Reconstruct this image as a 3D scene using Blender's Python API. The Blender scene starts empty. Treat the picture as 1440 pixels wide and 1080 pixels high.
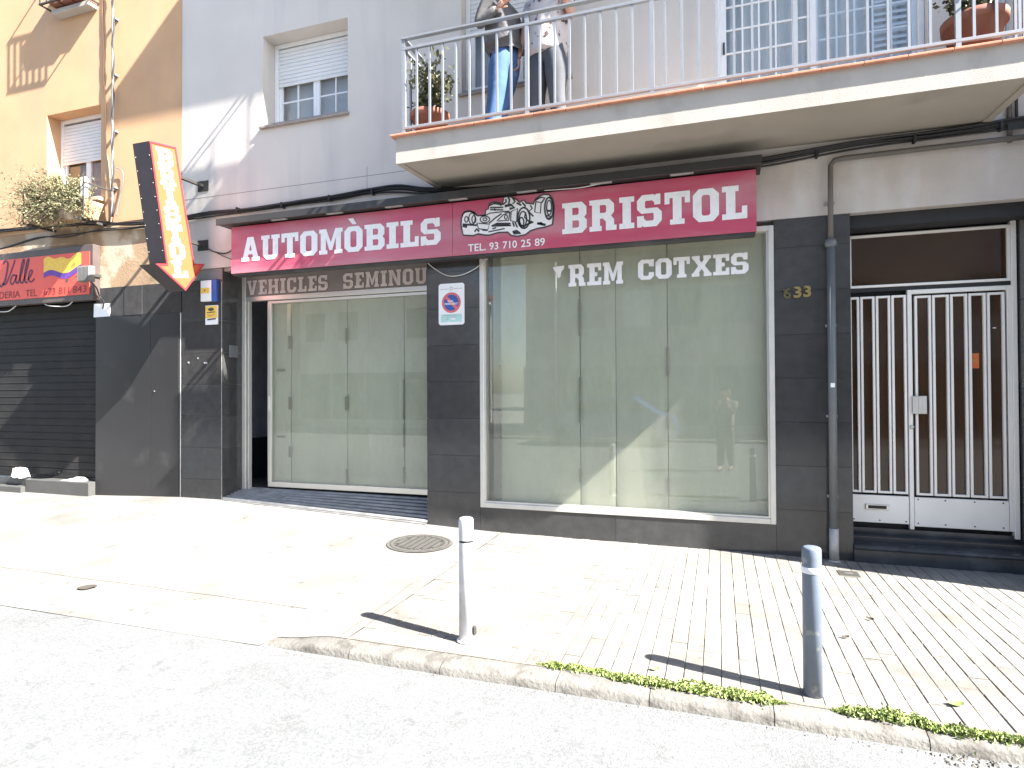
import bpy, bmesh, math, random
from mathutils import Vector, Matrix, noise
from mathutils.geometry import tessellate_polygon

random.seed(7)
S = bpy.context.scene
COL = S.collection

# ------------------------------------------------------------------ camera
YAW, PITCH, ROLL = 0.324126, 0.0114714, -0.00491824
fw = Vector((-math.sin(YAW) * math.cos(PITCH), math.cos(YAW) * math.cos(PITCH), math.sin(PITCH)))
rt = Vector((math.cos(YAW), math.sin(YAW), 0))
up = rt.cross(fw)
r2 = rt * math.cos(ROLL) + up * math.sin(ROLL)
u2 = -rt * math.sin(ROLL) + up * math.cos(ROLL)
cd = bpy.data.cameras.new('camera')
cd.sensor_width = 36
cd.lens = 864.36 / 1440 * 36
cd.clip_start = 0.05
cd.clip_end = 600
cam = bpy.data.objects.new('camera', cd)
COL.objects.link(cam)
mw = Matrix((r2, u2, -fw)).transposed().to_4x4()
mw.translation = Vector((0, -6.4563, 1.6))
cam.matrix_world = mw
S.camera = cam

# ------------------------------------------------------------------ world, sun, exposure
L = Vector((-0.86, 0.21, -0.78)).normalized()          # the way the sunlight travels
wd = bpy.data.worlds.new('World')
S.world = wd
wd.use_nodes = True
nt = wd.node_tree
sky = nt.nodes.new('ShaderNodeTexSky')
sky.sky_type = 'NISHITA'
sky.sun_disc = False
sky.sun_elevation = math.asin(-L.z)
sky.sun_rotation = math.atan2(-L.x, -L.y)
sky.air_density = 1.0
sky.dust_density = 1.0
sky.ozone_density = 1.0
bg = nt.nodes['Background']
bg.inputs['Strength'].default_value = 0.07
nt.links.new(sky.outputs[0], bg.inputs[0])
sd = bpy.data.lights.new('sun', 'SUN')
sd.energy = 5.0
sd.angle = math.radians(0.55)
sd.color = (1.0, 0.95, 0.88)
sun = bpy.data.objects.new('sun', sd)
COL.objects.link(sun)
sun.rotation_euler = L.to_track_quat('-Z', 'Y').to_euler()
sun.location = (20, -8, 20)
S.view_settings.view_transform = 'Standard'
S.view_settings.look = 'None'
S.view_settings.gamma = 1
S.view_settings.use_curve_mapping = False
S.view_settings.exposure = 2.55

# ------------------------------------------------------------------ materials
def mat(name, c, rough=0.8, metal=0.0, var=0.15, scale=6.0, bump=0.0, bscale=60.0, spec=0.5,
        c2=None, c2scale=1.5, c2lo=0.5, c2hi=0.7, stretch=None, island=0.0, speck=0.0, spscale=250.0, spots=0.0, spot_scale=11.0):
    m = bpy.data.materials.new(name)
    m.use_nodes = True
    N, K = m.node_tree.nodes, m.node_tree.links
    b = N['Principled BSDF']
    b.inputs['Roughness'].default_value = rough
    b.inputs['Metallic'].default_value = metal
    b.inputs['Specular IOR Level'].default_value = spec
    tc = N.new('ShaderNodeTexCoord')
    geo = N.new('ShaderNodeNewGeometry')
    pos = geo.outputs['Position']

    def nz(sc, det=4, st=None):
        n = N.new('ShaderNodeTexNoise')
        n.inputs['Scale'].default_value = sc
        n.inputs['Detail'].default_value = det
        if st:
            mp = N.new('ShaderNodeMapping')
            mp.inputs['Scale'].default_value = st
            K.new(pos, mp.inputs['Vector'])
            K.new(mp.outputs[0], n.inputs['Vector'])
        else:
            K.new(pos, n.inputs['Vector'])
        return n.outputs[0]

    def ramp(src, lo, hi, a, bb):
        r = N.new('ShaderNodeMapRange')
        r.inputs['From Min'].default_value = lo
        r.inputs['From Max'].default_value = hi
        r.inputs['To Min'].default_value = a
        r.inputs['To Max'].default_value = bb
        K.new(src, r.inputs['Value'])
        return r.outputs[0]
    rgb = N.new('ShaderNodeRGB')
    rgb.outputs[0].default_value = (*c, 1)
    out = rgb.outputs[0]
    if c2:
        mx = N.new('ShaderNodeMix')
        mx.data_type = 'RGBA'
        K.new(ramp(nz(c2scale, 5, stretch), c2lo, c2hi, 0, 1), mx.inputs[0])
        K.new(out, mx.inputs[6])
        mx.inputs[7].default_value = (*c2, 1)
        out = mx.outputs[2]
    if var or island or speck:
        v = ramp(nz(scale, 6), 0.25, 0.75, 1 - var, 1 + var)
        if island:
            oi = N.new('ShaderNodeObjectInfo')
            q = ramp(oi.outputs['Random'], 0, 1, 1 - island, 1 + island)
            q2 = ramp(geo.outputs['Random Per Island'], 0, 1, 1 - island, 1 + island)
            for qq in (q, q2):
                mm = N.new('ShaderNodeMath'); mm.operation = 'MULTIPLY'
                K.new(v, mm.inputs[0]); K.new(qq, mm.inputs[1]); v = mm.outputs[0]
        if speck:
            q = ramp(nz(spscale, 2), 0.35, 0.65, 1 - speck, 1 + speck)
            mm = N.new('ShaderNodeMath'); mm.operation = 'MULTIPLY'
            K.new(v, mm.inputs[0]); K.new(q, mm.inputs[1]); v = mm.outputs[0]
        if spots:
            q = ramp(nz(spot_scale, 3), .64, .70, 1, 1 - spots)
            q.node.clamp = True
            mm = N.new('ShaderNodeMath'); mm.operation = 'MULTIPLY'
            K.new(v, mm.inputs[0]); K.new(q, mm.inputs[1]); v = mm.outputs[0]
            q = ramp(nz(1.1, 6), .45, .75, 1.06, 1 - spots * .7)
            mm = N.new('ShaderNodeMath'); mm.operation = 'MULTIPLY'
            K.new(v, mm.inputs[0]); K.new(q, mm.inputs[1]); v = mm.outputs[0]
        vm = N.new('ShaderNodeVectorMath'); vm.operation = 'SCALE'
        K.new(out, vm.inputs[0]); K.new(v, vm.inputs['Scale'])
        out = vm.outputs[0]
    K.new(out, b.inputs['Base Color'])
    if bump:
        bp = N.new('ShaderNodeBump')
        bp.inputs['Strength'].default_value = bump
        bp.inputs['Distance'].default_value = 0.01
        K.new(nz(bscale, 6), bp.inputs['Height'])
        K.new(bp.outputs[0], b.inputs['Normal'])
    return m

def glass(name, tint=(0.93, 0.95, 0.93), ior=1.5, rough=0.0, gain=1.0, dust=0.0):
    m = bpy.data.materials.new(name)
    m.use_nodes = True
    N, K = m.node_tree.nodes, m.node_tree.links
    N.remove(N['Principled BSDF'])
    o = N['Material Output']
    t = N.new('ShaderNodeBsdfTransparent'); t.inputs[0].default_value = (*tint, 1)
    g = N.new('ShaderNodeBsdfGlossy'); g.inputs['Roughness'].default_value = rough
    f = N.new('ShaderNodeLayerWeight'); f.inputs['Blend'].default_value = .5
    pw = N.new('ShaderNodeMath'); pw.operation = 'POWER'; pw.inputs[1].default_value = 5
    K.new(f.outputs['Facing'], pw.inputs[0])
    f0 = ((ior - 1) / (ior + 1)) ** 2
    mm = N.new('ShaderNodeMath'); mm.operation = 'MULTIPLY_ADD'; mm.use_clamp = True
    mm.inputs[1].default_value = 1 - f0; mm.inputs[2].default_value = f0 * gain
    K.new(pw.outputs[0], mm.inputs[0])
    mx = N.new('ShaderNodeMixShader')
    K.new(mm.outputs[0], mx.inputs[0]); K.new(t.outputs[0], mx.inputs[1]); K.new(g.outputs[0], mx.inputs[2])
    out = mx.outputs[0]
    if dust:
        gp = N.new('ShaderNodeNewGeometry')
        mp = N.new('ShaderNodeMapping'); mp.inputs['Scale'].default_value = (1.4, 1.4, .5)
        nz = N.new('ShaderNodeTexNoise'); nz.inputs['Scale'].default_value = 2.2; nz.inputs['Detail'].default_value = 7; nz.inputs['Roughness'].default_value = .65
        mr = N.new('ShaderNodeMapRange'); mr.inputs['From Min'].default_value = .35; mr.inputs['From Max'].default_value = .75
        mr.inputs['To Min'].default_value = dust * .35; mr.inputs['To Max'].default_value = dust * 1.5
        df = N.new('ShaderNodeBsdfDiffuse'); df.inputs[0].default_value = (.55, .54, .49, 1)
        m2 = N.new('ShaderNodeMixShader')
        K.new(gp.outputs['Position'], mp.inputs[0]); K.new(mp.outputs[0], nz.inputs['Vector']); K.new(nz.outputs[0], mr.inputs[0])
        K.new(mr.outputs[0], m2.inputs[0]); K.new(out, m2.inputs[1]); K.new(df.outputs[0], m2.inputs[2])
        out = m2.outputs[0]
    K.new(out, o.inputs[0])
    return m

M = {}
M['grey_wall'] = mat('grey plaster', (.61, .565, .515), .9, var=.06, scale=1.2, bump=.25, bscale=140, c2=(.49, .46, .44), c2scale=1.1, c2lo=.52, c2hi=.8, stretch=(2.5, 2.5, .35))
M['band'] = mat('stained beige plaster', (.50, .455, .42), .9, var=.10, scale=3, bump=.35, bscale=60, c2=(.56, .54, .53), c2scale=1.3, c2lo=.52, c2hi=.7, stretch=(2.2, 1, .6))
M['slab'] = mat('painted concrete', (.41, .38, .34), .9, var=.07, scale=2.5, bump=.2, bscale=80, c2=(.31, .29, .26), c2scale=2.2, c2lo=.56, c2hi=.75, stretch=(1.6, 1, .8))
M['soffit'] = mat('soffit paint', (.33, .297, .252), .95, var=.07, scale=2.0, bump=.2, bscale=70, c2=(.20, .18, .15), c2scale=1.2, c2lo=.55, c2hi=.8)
M['orange_wall'] = mat('orange plaster', (.54, .325, .18), .9, var=.09, scale=1.6, bump=.3, bscale=90, c2=(.46, .305, .20), c2scale=1.0, c2lo=.5, c2hi=.75, stretch=(1.5, 1.5, .4))
M['brown_band'] = mat('peeling brown plaster', (.36, .245, .15), .92, var=.14, scale=3, bump=.5, bscale=40, c2=(.52, .42, .31), c2scale=1.5, c2lo=.5, c2hi=.56)
M['granite'] = mat('polished black granite', (.049, .049, .050), .13, var=.2, scale=9, spec=.5, island=.18, speck=.35, spscale=320)
M['joint'] = mat('tile joint', (.20, .20, .20), .9)
M['black_metal'] = mat('black painted metal', (.026, .026, .028), .28, var=.12, scale=2, spec=.5, c2=(.05, .05, .05), c2scale=2.2, c2lo=.6, c2hi=.75)
M['shutter'] = mat('dark shutter metal', (.020, .0195, .0195), .6, spec=.2, var=.22, scale=5, c2=(.032, .028, .025), c2scale=3, c2lo=.58, c2hi=.72)
M['alu'] = mat('aluminium', (.70, .69, .66), .34, .75, var=.06, scale=4)
M['alu_dull'] = mat('anodised aluminium', (.62, .61, .57), .42, .35, var=.08, scale=5)
M['kick'] = mat('aluminium kick plate', (.90, .875, .82), .5, .1, var=.05, scale=3)
M['steel'] = mat('galvanised steel', (.50, .51, .54), .45, .3, var=.14, scale=14)
M['rail'] = mat('silver paint', (.26, .275, .295), .42, .3, var=.07, scale=9)
M['blue_grey'] = mat('blue grey paint', (.135, .165, .215), .5, .1, var=.12, scale=10, spots=.15, c2=(.24, .245, .25), c2scale=16, c2lo=.62, c2hi=.68)
M['white'] = mat('white paint', (.80, .80, .80), .5, var=.04)
M['pvc'] = mat('white shutter plastic', (.72, .72, .71), .5, var=.04)
M['letter'] = mat('white vinyl lettering', (.80, .79, .79), .45, var=.05, scale=20, c2=(.70, .68, .68), c2scale=9, c2lo=.55, c2hi=.8)
M['crimson'] = mat('mottled crimson sign face', (.47, .07, .125), .30, var=.10, scale=1.2, spec=.5, c2=(.50, .21, .25), c2scale=1.4, c2lo=.42, c2hi=.7, stretch=(.5, 1, 2.5))  # crimson mixed with paler pink in level streaks
M['crimson_edge'] = mat('crimson sign edge', (.16, .02, .04), .4)
M['ledge'] = mat('dark grey canopy metal', (.034, .033, .032), .5, var=.2, scale=4, c2=(.07, .068, .066), c2scale=2, c2lo=.55, c2hi=.75)
M['fascia'] = mat('grey brown fascia panel', (.20, .18, .17), .4, var=.12, scale=5)
M['letter_old'] = mat('weathered letters', (.56, .49, .48), .6, var=.15, scale=12)
M['letter_edge'] = mat('dark letter outline', (.06, .045, .045), .6)
M['paper'] = mat('grey green sheet', (.51, .515, .415), .85, var=.05, scale=1.4, bump=.15, bscale=5, c2=(.44, .44, .345), c2scale=1.6, c2lo=.5, c2hi=.8, stretch=(2, 1, .5))
M['paper_edge'] = mat('sheet fold', (.27, .28, .22), .9)
M['mark'] = mat('tape mark', (.24, .24, .18), .9)
M['glass'] = glass('shop glass', ior=1.66, dust=.10)
M['win_glass'] = glass('window glass', (.93, .95, .96), 1.6)
M['amber'] = mat('smoked amber glass', (.048, .024, .011), .06, var=.2, scale=2, spec=.5)
M['dark'] = mat('dark interior', (.03, .03, .033), .9)
M['int_wall'] = mat('interior grey wall', (.42, .44, .50), .9)
M['int_dado'] = mat('interior dark dado', (.035, .037, .045), .7)
M['int_floor'] = mat('interior floor', (.12, .11, .10), .5)
M['ramp'] = mat('ribbed rubber ramp', (.125, .124, .124), .55, var=.25, scale=8, c2=(.20, .20, .20), c2scale=6, c2lo=.55, c2hi=.75)
M['ridge'] = mat('pale ramp ridges', (.26, .26, .26), .6, var=.3, scale=7)  # ridges a paler grey than the ramp between them
M['step'] = mat('dark step stone', (.035, .04, .047), .25, var=.25, scale=6, c2=(.07, .08, .09), c2scale=4, c2lo=.5, c2hi=.7)
M['step_grey'] = mat('grey step stone', (.07, .07, .067), .6, var=.15, scale=5)
M['concrete'] = mat('pale concrete pavement', (.185, .18, .166), .9, spots=.38, var=.16, scale=2.2, bump=.35, bscale=70, c2=(.135, .128, .115), c2scale=1.3, c2lo=.5, c2hi=.7, speck=.12, spscale=90)
M['sand'] = mat('joint sand', (.125, .116, .10), .95, var=.25, scale=15)
M['paver'] = mat('pale concrete paver', (.18, .172, .156), .9, var=.09, scale=3, bump=.35, bscale=110, spots=.32, island=.05, c2=(.145, .134, .118), c2scale=2.5, c2lo=.5, c2hi=.7, speck=.10, spscale=140)
M['kerb'] = mat('kerb stone', (.145, .139, .126), .9, var=.22, scale=9, bump=.8, bscale=45, c2=(.095, .089, .08), c2scale=7, c2lo=.52, c2hi=.64, island=.1)
M['asphalt'] = mat('worn pale asphalt', (.130, .136, .139), .92, var=.06, scale=3, spots=.16, spot_scale=8.0, bump=.5, bscale=110, c2=(.105, .109, .111), c2scale=6.5, c2lo=.56, c2hi=.80, speck=.17, spscale=70)
M['dirt'] = mat('gutter dirt', (.16, .145, .12), 1, var=.3, scale=20, bump=.8, bscale=60)
M['iron'] = mat('cast iron', (.125, .12, .112), .6, .3, var=.25, scale=20)
M['iron_dark'] = mat('dark iron', (.035, .033, .03), .8)
M['terracotta'] = mat('terracotta', (.20, .075, .048), .75, var=.12, scale=9)
M['tile_edge'] = mat('terracotta edge tile', (.46, .205, .13), .8, var=.18, scale=10, island=.1)
M['soil'] = mat('soil', (.05, .035, .025), 1)
M['leaf_dark'] = mat('dark glossy leaves', (.10, .105, .05), .4, var=.3, scale=12, island=.5)
M['leaf_dry'] = mat('dry olive leaves', (.235, .24, .12), .7, var=.25, scale=12, island=.45)
M['leaf_green'] = mat('fresh green weeds', (.235, .30, .085), .6, var=.25, scale=14, island=.45)
M['bark'] = mat('bark', (.13, .09, .06), .9)
M['cable'] = mat('black cable', (.022, .022, .024), .6, var=.2)
M['cable_grey'] = mat('grey cable', (.15, .155, .16), .6)
M['cable_pale'] = mat('pale wire', (.6, .6, .58), .6)
M['pipe'] = mat('grey painted pipe', (.12, .13, .14), .45, var=.12, scale=7)
M['pipe_low'] = mat('bare metal pipe', (.34, .34, .33), .5, .2, var=.25, scale=14)
M['pipe_brown'] = mat('dull brown pipe', (.115, .105, .095), .6)
M['arrow_face'] = mat('orange arrow sign face', (.52, .105, .042), .4, var=.04)
M['arrow_side'] = mat('dark arrow sign side', (.036, .029, .034), .5, var=.15)
M['arrow_trim'] = mat('red trim', (.40, .035, .045), .4)
M['red_sign'] = mat('red sign face', (.72, .085, .055), .4, var=.07, scale=2)
M['sign_frame'] = mat('brown sign frame', (.085, .065, .06), .5)
M['ink_red'] = mat('dark red lettering', (.22, .03, .03), .6)
M['ink_purple'] = mat('dark purple lettering', (.09, .03, .07), .6)
M['yellow'] = mat('yellow print', (.80, .52, .08), .6, var=.12, scale=20)
M['purple'] = mat('violet print', (.13, .05, .30), .6)
M['blue'] = mat('blue print', (.03, .09, .33), .5)
M['red_ring'] = mat('faded red print', (.62, .14, .15), .5)
M['teal'] = mat('pale teal print', (.42, .66, .62), .5)
M['ink'] = mat('dark print', (.05, .05, .055), .6)
M['ink_grey'] = mat('grey print', (.35, .35, .36), .6)
M['gold'] = mat('brass numerals', (.30, .225, .085), .5, .4, var=.2, scale=30)
M['gold_dark'] = mat('tarnished brass numeral', (.12, .10, .05), .5, .5, var=.2, scale=30)
M['sticker'] = mat('orange sticker', (.62, .13, .03), .5, c2=(.55, .25, .05), c2scale=25)
M['curtain'] = mat('pale curtain', (.60, .60, .58), .9, var=.05)
M['skin'] = mat('skin', (.52, .30, .22), .55, var=.08, scale=15)
M['hair'] = mat('dark hair', (.03, .022, .018), .6)
M['denim'] = mat('blue denim', (.055, .12, .27), .85, var=.2, scale=9, c2=(.22, .34, .50), c2scale=5, c2lo=.55, c2hi=.75, bump=.3, bscale=50)
M['jacket'] = mat('dark grey jacket', (.10, .097, .10), .8, var=.2, scale=10, bump=.3, bscale=30)
M['shirt'] = mat('white patterned shirt', (.50, .455, .45), .8, var=.05, c2=(.10, .065, .07), c2scale=11, c2lo=.60, c2hi=.63, bump=.3, bscale=22)
M['trousers'] = mat('grey trousers', (.075, .082, .095), .85, var=.12, scale=8, bump=.3, bscale=25)
M['shoe'] = mat('dark shoe leather', (.04, .035, .03), .5)
M['opp_a'] = mat('opposite ochre plaster', (.34, .30, .24), .9, var=.1, scale=.6)
M['opp_b'] = mat('opposite white plaster', (.68, .66, .61), .9, var=.06, scale=.6)
M['opp_c'] = mat('opposite brick', (.26, .17, .13), .9, var=.15, scale=1)
M['opp_d'] = mat('opposite grey plaster', (.38, .38, .37), .9, var=.1, scale=.6)
M['shade_blind'] = mat('roller blind', (.55, .54, .50), .6)
M['opp_glass'] = mat('opposite window glass', (.10, .10, .10), .12, var=.2, scale=1)
M['roof'] = mat('roof tiles', (.30, .15, .10), .9, var=.2, scale=4)
M['ground'] = mat('far ground', (.22, .21, .19), .95)
M['rubber'] = mat('tyre rubber', (.02, .02, .02), .8)
M['car_blue'] = mat('blue car paint', (.03, .10, .32), .25, .2, var=.03)
M['floodgrey'] = mat('grey cast metal', (.17, .17, .165), .5, .2)
M['lit_glass'] = mat('lamp diffuser', (.30, .30, .29), .4)

# ------------------------------------------------------------------ mesh helpers
def wloc(o):
    v = Vector((0, 0, 0))
    while o is not None:
        v += o.location
        o = o.parent
    return v

class MB:
    def __init__(s):
        s.v = []; s.f = []; s.m = []; s.sm = []; s.cur = 0; s.smooth = False

    def add(s, vs, fs):
        k = len(s.v)
        s.v += [Vector(p) for p in vs]
        for f in fs:
            s.f.append([k + i for i in f]); s.m.append(s.cur); s.sm.append(s.smooth)
        return s

    def box(s, x0, x1, y0, y1, z0, z1):
        return s.add([(x0, y0, z0), (x1, y0, z0), (x1, y1, z0), (x0, y1, z0), (x0, y0, z1), (x1, y0, z1), (x1, y1, z1), (x0, y1, z1)],
                     [(3, 2, 1, 0), (4, 5, 6, 7), (0, 1, 5, 4), (1, 2, 6, 5), (2, 3, 7, 6), (3, 0, 4, 7)])

    def hexa(s, p):
        return s.add(p, [(3, 2, 1, 0), (4, 5, 6, 7), (0, 1, 5, 4), (1, 2, 6, 5), (2, 3, 7, 6), (3, 0, 4, 7)])

    def tube(s, pts, r, n=8, cap=True):
        pts = [Vector(p) for p in pts]
        rr = r if isinstance(r, (list, tuple)) else [r] * len(pts)
        k = len(s.v); prev = None
        for i, p in enumerate(pts):
            d = (pts[min(i + 1, len(pts) - 1)] - pts[max(i - 1, 0)])
            d = d.normalized() if d.length > 1e-9 else Vector((0, 0, 1))
            if prev is None:
                a = d.orthogonal().normalized()
            else:
                a = (prev - d * prev.dot(d)); a = a.normalized() if a.length > 1e-6 else d.orthogonal().normalized()
            prev = a; b = d.cross(a)
            for j in range(n):
                t = 2 * math.pi * j / n
                s.v.append(p + (a * math.cos(t) + b * math.sin(t)) * rr[i])
        for i in range(len(pts) - 1):
            for j in range(n):
                s.f.append([k + i * n + j, k + i * n + (j + 1) % n, k + (i + 1) * n + (j + 1) % n, k + (i + 1) * n + j]); s.m.append(s.cur); s.sm.append(True)
        if cap:
            e = k + (len(pts) - 1) * n
            s.f.append([k + j for j in range(n)][::-1]); s.m.append(s.cur); s.sm.append(False)
            s.f.append([e + j for j in range(n)]); s.m.append(s.cur); s.sm.append(False)
        return s

    def lathe(s, prof, c, n=24, axis=None):
        k = len(s.v); c = Vector(c)
        q = Vector((0, 0, 1)).rotation_difference(Vector(axis)) if axis else None
        for (r, z) in prof:
            for j in range(n):
                t = 2 * math.pi * j / n
                p = Vector((r * math.cos(t), r * math.sin(t), z))
                if q: p = q @ p
                s.v.append(c + p)
        for i in range(len(prof) - 1):
            for j in range(n):
                s.f.append([k + i * n + j, k + i * n + (j + 1) % n, k + (i + 1) * n + (j + 1) % n, k + (i + 1) * n + j]); s.m.append(s.cur); s.sm.append(True)
        return s

    def poly(s, loops, fn):
        """flat polygon with holes; fn maps 2D to 3D"""
        loops = [[Vector((p[0], p[1], 0)) for p in lp] for lp in loops]
        tris = tessellate_polygon(loops)
        flat = [p for lp in loops for p in lp]
        return s.add([fn(p.x, p.y) for p in flat], tris)

    def prism(s, loops, fn, depth):
        """polygon with holes given thickness; fn(x, y, d)"""
        L2 = [[Vector((p[0], p[1], 0)) for p in lp] for lp in loops]
        tris = tessellate_polygon(L2)
        flat = [p for lp in L2 for p in lp]
        n = len(flat)
        vs = [fn(p.x, p.y, 0) for p in flat] + [fn(p.x, p.y, depth) for p in flat]
        fs = [tuple(t) for t in tris] + [tuple(n + i for i in t[::-1]) for t in tris]
        k = 0
        for lp in L2:
            m = len(lp)
            for i in range(m):
                a, b = k + i, k + (i + 1) % m
                fs.append((a, b, n + b, n + a))
            k += m
        return s.add(vs, fs)

    def build(s, name, mats, parent=None, bevel=0, kind=None, smooth=None, fix=True):
        if not isinstance(mats, (list, tuple)): mats = [mats]
        me = bpy.data.meshes.new(name)
        o0 = wloc(parent) if parent else Vector((0, 0, 0))
        me.from_pydata([v - o0 for v in s.v], [], s.f)
        for m in mats: me.materials.append(m)
        for p, mi, sm in zip(me.polygons, s.m, s.sm):
            p.material_index = mi; p.use_smooth = sm if smooth is None else smooth
        me.update()
        if fix or bevel:
            bm = bmesh.new(); bm.from_mesh(me)
            if bevel:
                es = [e for e in bm.edges if len(e.link_faces) == 2 and e.calc_face_angle(0) > .5]
                bmesh.ops.bevel(bm, geom=es, offset=bevel, segments=1, affect='EDGES', clamp_overlap=True)
            bmesh.ops.recalc_face_normals(bm, faces=bm.faces)
            bm.to_mesh(me); bm.free()
        ob = bpy.data.objects.new(name, me)
        COL.objects.link(ob)
        if parent: ob.parent = parent
        if kind: ob['kind'] = kind
        return ob

def thing(name, label, cat, loc=(0, 0, 0), group=None):
    o = bpy.data.objects.new(name, None)
    COL.objects.link(o)
    o.location = loc; o.empty_display_size = .1
    o['label'] = label; o['category'] = cat
    if group: o['group'] = group
    return o

def tag(o, label, cat, group=None):
    o['label'] = label; o['category'] = cat
    if group: o['group'] = group
    return o

def origin(o, p):
    """move a top-level mesh's origin to p"""
    p = Vector(p); d = p - o.location
    o.data.transform(Matrix.Translation(-d)); o.location = p
    return o

def boxp(name, parent, m, x0, x1, y0, y1, z0, z1, bevel=0):
    return MB().box(x0, x1, y0, y1, z0, z1).build(name, m, parent, bevel)

def wall_grid(mb, x0, x1, z0, z1, holes, y0, y1):
    """a wall from y0 (front) to y1 (back) with rectangular holes, one closed skin"""
    xs = sorted({x0, x1, *[h[0] for h in holes], *[h[1] for h in holes]})
    zs = sorted({z0, z1, *[h[2] for h in holes], *[h[3] for h in holes]})
    xs = [x for x in xs if x0 <= x <= x1]; zs = [z for z in zs if z0 <= z <= z1]
    def solid(i, j):
        if i < 0 or j < 0 or i >= len(xs) - 1 or j >= len(zs) - 1: return False
        cx, cz = (xs[i] + xs[i + 1]) / 2, (zs[j] + zs[j + 1]) / 2
        return not any(h[0] < cx < h[1] and h[2] < cz < h[3] for h in holes)
    for i in range(len(xs) - 1):
        for j in range(len(zs) - 1):
            if not solid(i, j): continue
            a, b, c, d = xs[i], xs[i + 1], zs[j], zs[j + 1]
            mb.add([(a, y0, c), (b, y0, c), (b, y0, d), (a, y0, d)], [(0, 1, 2, 3)])
            mb.add([(a, y1, c), (b, y1, c), (b, y1, d), (a, y1, d)], [(3, 2, 1, 0)])
            if not solid(i - 1, j): mb.add([(a, y0, c), (a, y0, d), (a, y1, d), (a, y1, c)], [(0, 1, 2, 3)])
            if not solid(i + 1, j): mb.add([(b, y0, c), (b, y1, c), (b, y1, d), (b, y0, d)], [(0, 1, 2, 3)])
            if not solid(i, j - 1): mb.add([(a, y0, c), (a, y1, c), (b, y1, c), (b, y0, c)], [(0, 1, 2, 3)])
            if not solid(i, j + 1): mb.add([(a, y0, d), (b, y0, d), (b, y1, d), (a, y1, d)], [(0, 1, 2, 3)])
    return mb

def frame_rect(mb, x0, x1, z0, z1, w, y0, y1):
    """rectangular frame butted from four bars"""
    mb.box(x0, x0 + w, y0, y1, z0, z1); mb.box(x1 - w, x1, y0, y1, z0, z1)
    mb.box(x0 + w, x1 - w, y0, y1, z0, z0 + w); mb.box(x0 + w, x1 - w, y0, y1, z1 - w, z1)
    return mb

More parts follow.
